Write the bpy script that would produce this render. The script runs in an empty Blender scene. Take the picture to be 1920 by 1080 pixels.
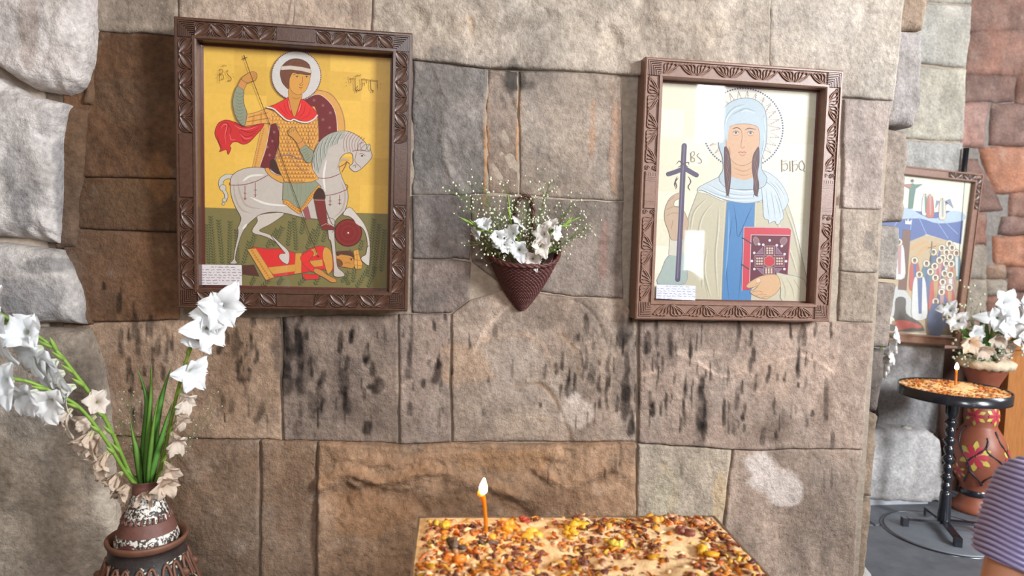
import bpy, bmesh, math, random
import numpy as np
from mathutils import Vector, Matrix
from mathutils.geometry import tessellate_polygon
random.seed(7)
rng = np.random.default_rng(11)
scene = bpy.context.scene
COL = scene.collection

# ---------------------------------------------------------------- camera
YAW, PITCH, ROLL = 0.1423, 0.0697, 0.0304
CAM = np.array([0.0, -2.25, 1.6]); FPX = 1280.0
F_ = np.array([math.sin(YAW)*math.cos(PITCH), math.cos(YAW)*math.cos(PITCH), -math.sin(PITCH)])
R0 = np.array([math.cos(YAW), -math.sin(YAW), 0.0]); U0 = np.cross(R0, F_)
R_ = math.cos(ROLL)*R0 + math.sin(ROLL)*U0
U_ = -math.sin(ROLL)*R0 + math.cos(ROLL)*U0
cd = bpy.data.cameras.new('camera'); cam = bpy.data.objects.new('camera', cd); COL.objects.link(cam)
cam.matrix_world = Matrix(((R_[0], U_[0], -F_[0], CAM[0]), (R_[1], U_[1], -F_[1], CAM[1]), (R_[2], U_[2], -F_[2], CAM[2]), (0, 0, 0, 1)))
cd.sensor_fit = 'HORIZONTAL'; cd.sensor_width = 36.0; cd.lens = FPX*36/1920
cd.clip_start = 0.05; cd.clip_end = 100
cd.dof.use_dof = True; cd.dof.focus_distance = 2.3; cd.dof.aperture_fstop = 2.8
scene.camera = cam

# ---------------------------------------------------------------- light
world = bpy.data.worlds.new('interior_light'); scene.world = world; world.use_nodes = True
wb = world.node_tree.nodes['Background']
wb.inputs[0].default_value = (1.0, 0.70, 0.46, 1); wb.inputs[1].default_value = 0.27

def area_light(name, loc, target, sx, sy, power, color):
    l = bpy.data.lights.new(name, 'AREA'); l.shape = 'RECTANGLE'; l.size = sx; l.size_y = sy
    l.energy = power; l.color = color
    o = bpy.data.objects.new(name, l); COL.objects.link(o)
    o.location = loc
    o.rotation_euler = (Vector(target) - Vector(loc)).to_track_quat('-Z', 'Y').to_euler()
    return o
# tall daylight window of the nave on the right, and an added frontal fill
area_light('window_daylight_right', (5.2, -4.6, 3.6), (0.2, 0.0, 1.4), 1.3, 2.1, 710, (0.90, 0.96, 1.0))
area_light('nave_frontal_fill', (0.55, -6.5, 3.8), (0.4, 0.0, 1.4), 1.3, 2.2, 175, (0.90, 0.95, 1.0))
# daylight of the side chapel, from its own window above right
area_light('window_daylight_chapel', (6.2, 0.2, 3.4), (3.2, 1.6, 0.8), 1.0, 1.6, 95, (0.82, 0.92, 1.0))

vs = scene.view_settings
vs.view_transform = 'Standard'; vs.look = 'None'; vs.exposure = 0.0; vs.gamma = 1.0; vs.use_curve_mapping = False

# ---------------------------------------------------------------- helpers
def ray(x, y): return F_ + R_*(x-960)/FPX + U_*(540-y)/FPX
def on_y(x, y, Y):
    d = ray(x, y); return CAM + d*((Y-CAM[1])/d[1])
def on_z(x, y, Z):
    d = ray(x, y); return CAM + d*((Z-CAM[2])/d[2])
def on_plane(x, y, P, N):
    d = ray(x, y); return CAM + d*(np.dot(np.asarray(P)-CAM, N)/np.dot(d, N))
def lin(c):
    c = np.asarray(c, float)/255.0
    return np.where(c <= 0.04045, c/12.92, ((c+0.055)/1.055)**2.4)

def _hash(i, j, k, s):
    h = (i*374761393 + j*668265263 + k*2147483647 + s*1274126177) & 0xFFFFFFFF
    h = ((h ^ (h >> 13))*1274126177) & 0xFFFFFFFF
    return ((h ^ (h >> 16)) & 0xFFFF)/65535.0
def vnoise(P, seed=0):
    P = np.asarray(P, float); I = np.floor(P).astype(np.int64); f = P-I; f = f*f*(3-2*f)
    out = 0
    for a in (0, 1):
        for b in (0, 1):
            for c in (0, 1):
                w = (f[..., 0] if a else 1-f[..., 0])*(f[..., 1] if b else 1-f[..., 1])*(f[..., 2] if c else 1-f[..., 2])
                out = out + w*_hash(I[..., 0]+a, I[..., 1]+b, I[..., 2]+c, seed)
    return out*2-1
def fbm(P, freq, octs=4, seed=0, gain=0.5, stretch=(1, 1, 1)):
    P = np.asarray(P, float)*np.asarray(stretch, float)*freq; a = 1.0; s = 0; n = 0
    for o in range(octs):
        s = s + a*vnoise(P+17.3*o, seed+o); n += a; a *= gain; P = P*2.03
    return s/n

WM = {}
def set_props(o, label=None, cat=None, group=None, kind=None):
    if label: o['label'] = label
    if cat: o['category'] = cat
    if group: o['group'] = group
    if kind: o['kind'] = kind
    return o
def empty(name, loc=(0, 0, 0), rot=(0, 0, 0), **kw):
    o = bpy.data.objects.new(name, None); COL.objects.link(o)
    o.location = loc; o.rotation_euler = rot; o.empty_display_size = 0.05
    from mathutils import Euler
    WM[o] = Matrix.LocRotScale(Vector(loc), Euler(rot), Vector((1, 1, 1)))
    return set_props(o, **kw)
def link_mesh(name, me, mat, parent=None, **kw):
    o = bpy.data.objects.new(name, me); COL.objects.link(o)
    if mat is not None and len(me.materials) == 0: me.materials.append(mat)
    if parent is not None: o.parent = parent
    WM[o] = WM[parent] if parent is not None else Matrix.Identity(4)
    return set_props(o, **kw)
def np_mesh(name, V, Fq, col=None, smooth=True):
    """V (n,3), Fq (m,k) int faces of one size"""
    me = bpy.data.meshes.new(name); V = np.asarray(V, np.float32); Fq = np.asarray(Fq, np.int32)
    k = Fq.shape[1]
    me.vertices.add(len(V)); me.vertices.foreach_set('co', V.ravel())
    me.loops.add(Fq.size); me.loops.foreach_set('vertex_index', Fq.ravel())
    me.polygons.add(len(Fq)); me.polygons.foreach_set('loop_start', np.arange(len(Fq), dtype=np.int32)*k)
    me.polygons.foreach_set('loop_total', np.full(len(Fq), k, np.int32))
    me.update(calc_edges=True); me.validate()
    if smooth: me.polygons.foreach_set('use_smooth', np.ones(len(me.polygons), bool))
    if col is not None:
        a = me.color_attributes.new('Col', 'FLOAT_COLOR', 'POINT')
        a.data.foreach_set('color', np.concatenate([col, np.ones((len(col), 1))], 1).astype(np.float32).ravel())
    return me

class MB:
    def __init__(s): s.v = []; s.f = []; s.c = []; s.col = (1, 1, 1)
    def add(s, vs_, fs, col=None):
        n = len(s.v); s.v += [tuple(map(float, p)) for p in vs_]; s.f += [tuple(n+i for i in q) for q in fs]
        if col is not None and len(np.shape(col)) == 2: s.c += [tuple(c) for c in col]
        else: s.c += [tuple(col if col is not None else s.col)]*len(vs_)
        return s
    def grid(s, P, cu=False, cv=False, col=None):
        P = np.asarray(P, float); n, m = P.shape[:2]; fs = []
        for i in range(n if cu else n-1):
            for j in range(m if cv else m-1):
                fs.append((i*m+j, ((i+1) % n)*m+j, ((i+1) % n)*m+(j+1) % m, i*m+(j+1) % m))
        if col is not None and len(np.shape(col)) == 3: col = np.asarray(col).reshape(-1, 3)
        return s.add(P.reshape(-1, 3), fs, col)
    def box(s, a, b, col=None):
        x0, y0, z0 = a; x1, y1, z1 = b
        return s.add([(x0,y0,z0),(x1,y0,z0),(x1,y1,z0),(x0,y1,z0),(x0,y0,z1),(x1,y0,z1),(x1,y1,z1),(x0,y1,z1)],
                     [(0,3,2,1),(4,5,6,7),(0,1,5,4),(1,2,6,5),(2,3,7,6),(3,0,4,7)], col)
    def tube(s, path, rad, n=8, col=None, cap=True, flat=1.0, up=None):
        path = np.asarray(path, float); k = len(path); rad = np.broadcast_to(np.asarray(rad, float), (k,))
        T = np.gradient(path, axis=0); T /= np.linalg.norm(T, axis=1)[:, None]+1e-12
        u = np.array(up if up is not None else ((0, 0, 1) if abs(T[0, 2]) < .9 else (1, 0, 0)), float)
        P = np.zeros((k, n, 3)); an = np.arange(n)*2*math.pi/n
        for i in range(k):
            u = u - T[i]*np.dot(u, T[i]); u /= np.linalg.norm(u)+1e-12; w = np.cross(T[i], u)
            P[i] = path[i] + rad[i]*(np.cos(an)[:, None]*w + flat*np.sin(an)[:, None]*u)
        base = len(s.v)
        if col is not None and len(np.shape(col)) == 2: col = np.repeat(np.asarray(col)[:, None, :], n, 1)
        s.grid(P, cv=True, col=col)
        if cap:
            s.f.append(tuple(base+i for i in range(n))[::-1]); s.f.append(tuple(base+(k-1)*n+i for i in range(n)))
        return s
    def lathe(s, prof, n=32, c=(0, 0, 0), col=None):
        P = np.array([[(c[0]+r*math.cos(2*math.pi*j/n), c[1]+r*math.sin(2*math.pi*j/n), c[2]+z) for j in range(n)] for r, z in prof])
        return s.grid(P, cv=True, col=col)
    def blob(s, c, r, n=6, m=8, col=None, jit=0.0, seed=0):
        P = np.array([[(math.sin(math.pi*(i+.02)/(n+.04))*math.cos(2*math.pi*j/m), math.sin(math.pi*(i+.02)/(n+.04))*math.sin(2*math.pi*j/m), math.cos(math.pi*(i+.02)/(n+.04))) for j in range(m)] for i in range(n+1)])
        if jit: P = P*(1+jit*fbm(P+seed*3.1, 1.3, 2, seed))[..., None]
        return s.grid(P*np.asarray(r)+np.asarray(c), cv=True, col=col)
    def build(s, name, mat, parent=None, world=False, smooth=True, colors=False, **kw):
        V = np.array(s.v, float).reshape(-1, 3)
        if world and parent is not None:
            M = np.array(WM[parent].inverted()); V = V@M[:3, :3].T + M[:3, 3]
        me = bpy.data.meshes.new(name); me.from_pydata(V.tolist(), [], s.f)
        if smooth: me.polygons.foreach_set('use_smooth', np.ones(len(me.polygons), bool))
        if colors:
            a = me.color_attributes.new('Col', 'FLOAT_COLOR', 'POINT')
            a.data.foreach_set('color', np.concatenate([np.array(s.c, float), np.ones((len(V), 1))], 1).astype(np.float32).ravel())
        me.update()
        return link_mesh(name, me, mat, parent, **kw)

def catmull(P, per=6, closed=False):
    P = np.asarray(P, float); n = len(P); out = []
    rngi = range(n if closed else n-1)
    for i in rngi:
        if closed: a, b, c, d = P[(i-1) % n], P[i], P[(i+1) % n], P[(i+2) % n]
        else: a, b, c, d = P[max(i-1, 0)], P[i], P[i+1], P[min(i+2, n-1)]
        for k in range(per):
            t = k/per
            out.append(0.5*((2*b)+(-a+c)*t+(2*a-5*b+4*c-d)*t*t+(-a+3*b-3*c+d)*t**3))
    if not closed: out.append(P[-1])
    return np.array(out)

# ---------------------------------------------------------------- materials
def new_mat(name):
    m = bpy.data.materials.new(name); m.use_nodes = True; nt = m.node_tree
    return m, nt, nt.nodes['Principled BSDF']
def mat(name, rgb, rough=0.6, noise=0.0, nscale=30.0, bump=0.0, bscale=80.0, metallic=0.0, attr=False, spec=0.5, stretch=None, sub=0.0, sheen=0.0, coat=0.0, trans=0.0, bdist=.004):
    """procedural principled material: colour (or the painted 'Col' attribute) mottled by noise, with fine relief"""
    m, nt, p = new_mat(name); N = nt.nodes; L = nt.links
    p.inputs['Roughness'].default_value = rough; p.inputs['Metallic'].default_value = metallic
    p.inputs['Specular IOR Level'].default_value = spec; p.inputs['Coat Weight'].default_value = coat
    if sub: p.inputs['Subsurface Weight'].default_value = sub; p.inputs['Subsurface Radius'].default_value = (.01, .006, .004)
    if sheen: p.inputs['Sheen Weight'].default_value = sheen
    tc = N.new('ShaderNodeTexCoord'); mp = N.new('ShaderNodeMapping'); L.new(tc.outputs['Object'], mp.inputs['Vector'])
    if stretch: mp.inputs['Scale'].default_value = stretch
    if attr:
        at = N.new('ShaderNodeAttribute'); at.attribute_name = 'Col'; src = at.outputs['Color']
    else:
        rg = N.new('ShaderNodeRGB'); rg.outputs[0].default_value = (*lin(rgb), 1); src = rg.outputs[0]
    if noise:
        nz = N.new('ShaderNodeTexNoise'); nz.inputs['Scale'].default_value = nscale; nz.inputs['Detail'].default_value = 6; nz.inputs['Roughness'].default_value = .65
        L.new(mp.outputs[0], nz.inputs['Vector'])
        mr = N.new('ShaderNodeMapRange'); mr.inputs['From Min'].default_value = .25; mr.inputs['From Max'].default_value = .75
        mr.inputs['To Min'].default_value = 1-noise; mr.inputs['To Max'].default_value = 1+noise
        L.new(nz.outputs['Fac'], mr.inputs['Value'])
        mx = N.new('ShaderNodeVectorMath'); mx.operation = 'SCALE'
        L.new(src, mx.inputs[0]); L.new(mr.outputs[0], mx.inputs['Scale']); src = mx.outputs[0]
    L.new(src, p.inputs['Base Color'])
    if bump:
        bz = N.new('ShaderNodeTexNoise'); bz.inputs['Scale'].default_value = bscale; bz.inputs['Detail'].default_value = 7; bz.inputs['Roughness'].default_value = .66
        L.new(mp.outputs[0], bz.inputs['Vector'])
        bp = N.new('ShaderNodeBump'); bp.inputs['Strength'].default_value = min(1, bump); bp.inputs['Distance'].default_value = bdist
        L.new(bz.outputs['Fac'], bp.inputs['Height']); L.new(bp.outputs[0], p.inputs['Normal'])
    if trans:
        tr = N.new('ShaderNodeBsdfTranslucent'); L.new(src, tr.inputs['Color'])
        ms = N.new('ShaderNodeMixShader'); ms.inputs[0].default_value = trans
        L.new(p.outputs[0], ms.inputs[1]); L.new(tr.outputs[0], ms.inputs[2])
        L.new(ms.outputs[0], N['Material Output'].inputs['Surface'])
    return m
def glass_mat(name):
    m, nt, p = new_mat(name); N = nt.nodes; L = nt.links; N.remove(p)
    # thin-sheet Schlick reflectance, the same from both faces
    lw = N.new('ShaderNodeLayerWeight'); lw.inputs['Blend'].default_value = .5
    pw = N.new('ShaderNodeMath'); pw.operation = 'POWER'; pw.inputs[1].default_value = 5.0; L.new(lw.outputs['Facing'], pw.inputs[0])
    fr = N.new('ShaderNodeMath'); fr.operation = 'MULTIPLY_ADD'; fr.inputs[1].default_value = .92; fr.inputs[2].default_value = .042; L.new(pw.outputs[0], fr.inputs[0])
    t = N.new('ShaderNodeBsdfTransparent'); g = N.new('ShaderNodeBsdfGlossy'); g.inputs['Roughness'].default_value = 0.03
    ms = N.new('ShaderNodeMixShader'); L.new(fr.outputs[0], ms.inputs[0]); L.new(t.outputs[0], ms.inputs[1]); L.new(g.outputs[0], ms.inputs[2])
    L.new(ms.outputs[0], N['Material Output'].inputs['Surface'])
    return m
def emit_mat(name, rgb, strength):
    m, nt, p = new_mat(name)
    p.inputs['Base Color'].default_value = (*rgb, 1); p.inputs['Emission Color'].default_value = (*rgb, 1); p.inputs['Emission Strength'].default_value = strength
    return m

M_STONE = mat('weathered_sandstone', None, .88, .32, 60, 1.0, 70, attr=True, spec=.25, bdist=.009)
M_MORTAR = mat('grey_lime_mortar', (160, 144, 128), .95, .3, 40, .8, 120, spec=.2)
M_CARVED = mat('carved_walnut', (82, 54, 41), .30, .35, 60, .15, 200, spec=.6)
M_CARVED_LIGHT = mat('carved_walnut_pale', (132, 98, 82), .36, .2, 60, .15, 200, spec=.5)
M_PAINT = mat('icon_paint', None, .45, .07, 90, .0, attr=True, spec=.35)
M_GLASS = glass_mat('glazing')
# ---------------------------------------------------------------- stones
def edge_px(pts, n, Y):
    P = np.array([on_y(x, y, Y) for x, y in pts])
    s = np.concatenate([[0], np.cumsum(np.linalg.norm(np.diff(P, axis=0), axis=1))])
    t = np.linspace(0, s[-1], n)
    return np.stack([np.interp(t, s, P[:, k]) for k in range(3)], 1)
DRIPS = []      # soot and oil runs on the wall: (x, z, half width, half height, strength)
CRACK = []      # (points on the wall, half width, depth, colour factor)
PATCH = []      # (x, z, rx, rz, rgb, strength, seed)
def drip(px, py, w, h, s=.8, Y=0.0):
    a = on_y(px, py, Y); DRIPS.append((a[0], a[2], w*.00178, h*.00178, s))
def patch(px, py, rx, ry, rgb, s=.8, seed=1, Y=0.0):
    a = on_y(px, py, Y); PATCH.append((a[0], a[2], rx*.00178, ry*.00178, lin(rgb), s, seed))
def crack(pts, w, dep, fac):
    P_ = np.array([on_y(x, y, 0) for x, y in catmull(pts, 5)])[:, [0, 2]]; CRACK.append((P_, w, dep, fac))
ALB = np.array([1.10, 1.03, .97])
def stone(name, top, bot, rgb, Y=0.0, proud=0.012, rough=0.006, rnd=0.005, gap=0.0014, res=0.0055, back=0.07, parent=None,
          alt=None, seed=None, chisel=0.0, marks=True, left=None, right=None, warp=0.006, tilt=(0, 0), alb=None, spread=.25, **kw):
    """one block: a Coons patch over its outline, rounded arrises, uneven face, sides going back into the wall"""
    seed = seed if seed is not None else random.randrange(1000)
    w = np.linalg.norm(on_y(*top[0], Y)-on_y(*top[-1], Y)); h = np.linalg.norm(on_y(*top[0], Y)-on_y(*bot[0], Y))
    n = max(6, int(w/res)); m = max(6, int(h/res))
    A = edge_px(top, n, Y); B = edge_px(bot, n, Y)
    Lf = edge_px(left or [top[0], bot[0]], m, Y); Rt = edge_px(right or [top[-1], bot[-1]], m, Y)
    u = np.linspace(0, 1, n)[None, :, None]; v = np.linspace(0, 1, m)[:, None, None]
    P = (1-v)*A[None]+v*B[None]+(1-u)*Lf[:, None]+u*Rt[:, None]-((1-u)*(1-v)*A[0]+u*(1-v)*A[-1]+(1-u)*v*B[0]+u*v*B[-1])
    X = P[..., 0]; Z = P[..., 2]
    q = np.stack([X, np.full_like(X, Y), Z], -1)
    X = X + warp*fbm(q, 9, 3, 5); Z = Z + warp*fbm(q, 9, 3, 6)
    # distance to the border, in metres
    U = u[..., 0]*np.ones_like(X); V = v[..., 0]*np.ones_like(X)
    wl = np.linalg.norm(Rt-Lf, axis=1)[:, None]; hl = np.linalg.norm(B-A, axis=1)[None]
    dl, dr, dt, db = U*wl, (1-U)*wl, V*hl, (1-V)*hl
    cx = np.where(dl < dr, 1, -1); cz = np.where(dt < db, -1, 1)
    sh = lambda d: np.clip(1-d/0.02, 0, 1)
    X = X + gap*(sh(dl)-sh(dr)); Z = Z + gap*(sh(db)-sh(dt))
    d = np.minimum(np.minimum(dl, dr), np.minimum(dt, db))
    q = np.stack([X, np.full_like(X, seed*1.7), Z], -1)
    rr = rnd*(1+.5*fbm(q, 14, 3, seed+3)+2.2*np.clip(fbm(q, 9, 3, seed+4)-.18, 0, 1))
    tt = np.clip(d/np.maximum(rr, .004), 0, 1); edge = 1-np.sqrt(np.clip(1-(1-tt)**2, 0, 1))
    big = fbm(q, 3.2, 4, seed); fine = fbm(q, 22, 4, seed+40, .62)
    D = proud + rough*1.8*big + rough*.55*fine - edge*rr*.9 + tilt[0]*(U-.5) + tilt[1]*(V-.5)
    rid = 1-np.abs(fbm(q, 8, 4, seed+9)); D = D + rough*.9*(rid-.8)
    if chisel:      # short slanting tool strokes
        qs = np.stack([X*.86+Z*.5, np.full_like(X, seed), (Z*.86-X*.5)*.22], -1)
        D = D + chisel*1.6*fbm(qs, 60, 2, seed+2)
    # colour: two stone tones, veins, then marks
    c0 = lin(rgb); c0 = c0*.80+c0.mean()*.20*np.array([1.03, 1, .96]); c1 = lin(alt) if alt is not None else c0*np.array([.72, .68, .64])
    k = np.clip(.5+1.3*fbm(q, 4.5, 5, seed+60, .6), 0, 1)[..., None]
    C = c0*(1-spread*2*k*.5)+c1*(spread*2*k*.5)
    C = C*(1+.28*fbm(q, 30, 4, seed+70, .7))[..., None]
    C = C*(1+.10*fbm(q, 2.0, 2, seed+77))[..., None]
    gq = np.stack([X, np.full_like(X, Y*3), Z], -1)
    # weathering that runs across the joints: grey bloom, brown wash, vertical streaks, pale scuffs
    g1 = np.clip(.15+1.5*fbm(gq, 2.6, 5, 501, .6), 0, 1)[..., None]*.38
    grey = C.mean(-1, keepdims=True); C = C*(1-g1)+(grey*np.array([1.02, 1.0, .98]))*g1
    C = C*(1+.50*fbm(gq, 7, 5, 511, .65))[..., None]
    C = C*(1+.22*fbm(gq, 26, 4, 521, .6, (1, 1, .16)))[..., None]
    sc = np.clip(fbm(gq, 13, 5, 531, .7)-.22, 0, 1)[..., None]*1.1; C = C*(1-sc)+(C*.4+lin((190, 180, 170))*.6)*sc
    dk = np.clip(fbm(gq, 17, 5, 541, .72)-.26, 0, 1)[..., None]*1.5; C = C*(1-.55*np.clip(dk, 0, 1))
    C = C*(1+(.35*np.clip(1-d/.012, 0, 1)*fbm(q, 7, 3, seed+80)))[..., None]
    if marks:
        for (Pk, wk, dep, fac) in CRACK:
            if Pk[:, 0].max()+.03 < X.min() or Pk[:, 0].min()-.03 > X.max() or Pk[:, 1].max()+.03 < Z.min() or Pk[:, 1].min()-.03 > Z.max(): continue
            ds = np.full_like(X, 9.)
            for p0_, p1_ in zip(Pk[:-1], Pk[1:]):
                e_ = p1_-p0_; L2 = max(1e-9, e_@e_); tt_ = np.clip(((X-p0_[0])*e_[0]+(Z-p0_[1])*e_[1])/L2, 0, 1)
                ds = np.minimum(ds, np.hypot(X-p0_[0]-tt_*e_[0], Z-p0_[1]-tt_*e_[1]))
            ds = ds+wk*.9*fbm(q, 24, 3, 15)+.004*fbm(q, 60, 2, 16)
            kq = np.clip(1.25-ds/wk+.35*fbm(q, 40, 3, 5), 0, 1)*np.clip(.75+.9*fbm(q, 9, 2, 19), 0, 1); D = D-dep*kq; C = C*(1+(np.array(fac)-1)*kq[..., None])
        qq = np.stack([X, np.zeros_like(X), Z], -1)
        n1 = fbm(qq, 26, 4, 300); n2 = fbm(qq, 11, 4, 310)
        for (a, b, rx, rz, rgb2, s, sd) in PATCH:
            e = ((X-a)/rx)**2+((Z-b)/rz)**2
            if e.min() > 3: continue
            kk = s*np.clip((1-e+1.1*fbm(qq, 16, 4, sd*7))*2.2, 0, 1); C = C*(1-kk[..., None])+rgb2*kk[..., None]
        for (a, b, rx, rz, s) in DRIPS:
            if a+rx*2 < X.min() or a-rx*2 > X.max() or b+rz*2 < Z.min() or b-rz*2 > Z.max(): continue
            # a run: rounded blob drawn out downwards, wavy sides
            tz = np.clip((Z-(b-rz))/(2*rz), 0, 1); wdt = rx*(.95-.35*tz+.35*n2)
            xo = a+rx*.6*fbm(np.stack([X*0+a*9, X*0, Z], -1), 24, 2, 8)
            e = np.sqrt((np.abs(X-xo)/np.maximum(wdt, 1e-4))**2+(np.abs(Z-b)/rz)**4)
            kk = s*np.clip((1.12-e+.40*n1)*2.2, 0, 1)*np.clip(.85+.5*fbm(qq, 40, 2, 17), 0, 1)
            C = C*(1-kk[..., None]) + C*lin((86, 80, 78))*1.0*kk[..., None]
    C = np.clip(C*ALB, .004, .9)
    G = np.stack([X, Y-D, Z], -1)
    # skirt
    def skirt(row): r = row.copy(); r[:, 1] = Y+back; return r
    ring = np.concatenate([G[0, :-1], G[:-1, -1], G[-1, :0:-1], G[:0:-1, 0]])
    ringi = np.concatenate([np.arange(n-1), np.arange(m-1)*n+n-1, (m-1)*n+np.arange(n-1, 0, -1), np.arange(m-1, 0, -1)*n])
    idx = np.arange(m*n).reshape(m, n)
    Fq = np.stack([idx[:-1, :-1], idx[1:, :-1], idx[1:, 1:], idx[:-1, 1:]], -1).reshape(-1, 4)
    bk = skirt(ring); nb = len(ring); b0 = m*n+np.arange(nb)
    Fs = np.stack([ringi, np.roll(ringi, -1), np.roll(b0, -1), b0], -1)
    Vt = np.concatenate([G.reshape(-1, 3), bk]); Cc = np.concatenate([C.reshape(-1, 3), C.reshape(-1, 3)[ringi]*.9])
    me = np_mesh(name, Vt, np.concatenate([Fq, Fs]), Cc)
    return link_mesh(name, me, M_STONE, parent, **kw)

# soot and lamp oil runs traced on the lower courses
for a in [(476,598,7,16),(481,660,5,22),(447,640,6,30),(452,690,6,26),(468,700,5,14),(534,610,9,42,.95),(562,625,10,46,.95),(540,680,14,62,.9),(566,690,10,50,.9),
          (640,640,7,24,.9),(648,715,13,30,.9),(652,755,9,24,.9),(696,690,7,18),(708,722,12,18,.9),(690,800,11,14),(770,640,6,60,.8),(768,765,6,14),(767,700,9,12),(820,698,9,24,.8),
          (793,718,5,10),(836,590,5,12),(880,640,4,20),(930,620,5,16,.6),(961,690,5,20,.7),(1022,696,5,16,.7),(1041,690,6,14,.8),(1062,720,8,28,.9),(1075,715,5,24,.9),(1105,700,10,24,.8),
          (1096,605,6,22,.8),(1110,640,5,16),(1137,700,7,40,.9),(1121,720,7,20,.8),(1165,620,16,34,.8),(1178,610,12,24,.9),(1172,680,9,30,.9),(1170,740,13,50,.95),(1180,790,10,28,.8),
          (1212,640,8,24,.8),(1228,625,6,30,.8),(1254,640,8,34,.9),(1290,650,6,24,.9),(1302,640,4,20,.9),(1216,745,7,18,.9),(1222,765,9,18,.9),(1245,750,5,18),(1279,740,5,44,.9),(1293,730,4,26,.9),
          (1310,750,13,58,.95),(1315,790,6,40,.8),(1353,770,6,34,.9),(1378,745,9,26,.8),(1370,800,5,12),(1382,620,5,40,.8),(1410,665,5,16),(1437,700,7,20),(1412,722,5,10),(1455,705,4,10),(1468,705,4,12),(1405,685,5,16),
          (1495,660,5,46,.8),(1495,690,6,22),(1543,750,9,52,.7),(1556,820,7,26,.7),(1425,815,8,20,.7),(1447,812,5,10),(1508,790,5,10),(1390,800,4,10),
          (560,800,9,16,.5),(603,740,10,40,.6),(585,760,8,30,.6),(230,640,7,30,.7),(255,600,6,34,.7),(262,640,6,24,.7),(285,610,6,26,.7),(300,650,8,18,.7),(325,640,5,18),(310,700,6,14),(350,720,6,20,.6),
          (250,720,6,24,.6),(228,560,7,26,.8),(198,535,5,9,.8),(340,800,8,18,.5),(415,650,7,14),(420,760,6,22,.6),(488,775,10,18,.7),(436,760,7,16,.6),(470,640,4,20,.7),
          (1023,888,4,14,.7),(1128,880,4,14,.8),(1148,860,5,18,.6),(1158,850,4,26,.6),(1275,880,5,14,.5),(1540,900,3,24,.5),(1555,890,3,26,.5),(915,710,4,8),(1012,758,4,6,.9),(907,770,6,10,.8)]:
    drip(*a)
dr = random.Random(77)
for k in range(190):
    cxk = dr.choice([450, 560, 650, 700, 830, 1060, 1110, 1170, 1230, 1290, 1320, 1380, 1440, 1500, 260, 300]); xk = dr.gauss(cxk, 30); yk = dr.uniform(606, 800)
    drip(xk, yk, dr.uniform(2, 5.5), dr.uniform(5, 24), dr.uniform(.45, .95))
for a in [(560,670,42,85,(84,74,70),.6,41),(1172,700,26,110,(88,80,78),.5,42),(650,720,34,60,(92,82,78),.45,43),(1312,760,20,80,(88,78,74),.45,44),(440,690,34,90,(112,88,68),.4,45),(1235,650,40,40,(98,88,84),.4,46),(800,560,34,40,(96,92,92),.4,47),(700,770,60,40,(108,94,86),.4,48),(1090,600,30,50,(100,92,88),.4,49),(1540,760,30,60,(112,96,84),.4,50),(260,680,50,70,(120,92,68),.4,51),
          (1450,800,50,26,(108,92,80),.4,52),(300,960,60,70,(104,80,60),.4,53),(540,940,30,80,(108,82,62),.4,54),(860,950,70,24,(120,92,70),.4,55),(1040,170,60,30,(130,120,112),.3,56),(870,420,40,30,(100,98,100),.45,57)]: patch(*a)
for a in [(60,560,60,36,(120,122,128),.55,61),(105,340,10,110,(112,114,120),.5,62),(40,400,16,36,(116,118,124),.5,63),(90,500,40,14,(104,104,108),.5,64),(20,580,30,26,(110,112,118),.5,65),(60,640,50,20,(124,122,122),.4,66),(100,690,12,40,(120,118,118),.4,67),(50,780,30,50,(128,122,116),.4,68),(20,330,12,70,(134,134,138),.4,69),(60,60,14,60,(150,130,118),.4,70),(120,120,30,30,(160,150,148),.4,71),(140,760,24,60,(132,124,116),.4,72),(90,230,26,30,(150,146,146),.4,73)]: patch(*a, Y=-.08)
patch(965,152,22,24,(60,58,56),.7,3); patch(958,146,12,30,(60,58,56),.6,93); patch(975,160,26,10,(64,62,60),.5,94)                       # smoke mark above the basket
for a in [(1420,880,46,40,(205,196,192),.8,4),(1470,915,44,34,(205,196,192),.75,5),(1450,900,60,26,(200,190,186),.6,6),
          (1085,770,34,30,(196,182,172),.7,7),(1075,745,14,12,(208,196,190),.7,8),(1300,660,70,8,(186,168,154),.6,9),(980,790,60,28,(186,168,152),.5,10),
          (1440,700,70,50,(176,154,138),.5,12),(835,150,46,60,(112,108,106),.5,13),(800,280,34,80,(104,104,104),.45,14),(1075,230,40,90,(160,148,136),.4,15),
          (1110,240,10,60,(176,138,108),.5,16),(1155,260,7,90,(170,132,108),.5,17),(912,270,4,110,(182,138,98),.7,18),(972,230,3,90,(190,150,112),.7,19),
          (1130,480,12,60,(140,108,100),.5,20),(1000,590,70,24,(110,100,92),.5,21),(870,680,60,40,(176,148,124),.5,22),(700,120,60,16,(192,176,160),.5,23),
          (940,860,90,26,(176,136,98),.5,24),(1050,930,110,30,(136,106,84),.6,25),(700,960,80,40,(150,112,80),.5,26),(1240,930,36,60,(168,160,140),.5,27),(1345,930,16,70,(186,160,122),.5,28),
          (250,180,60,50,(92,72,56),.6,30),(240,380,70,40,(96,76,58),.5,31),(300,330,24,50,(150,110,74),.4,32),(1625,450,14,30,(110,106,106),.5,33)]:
    patch(*a)

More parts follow.
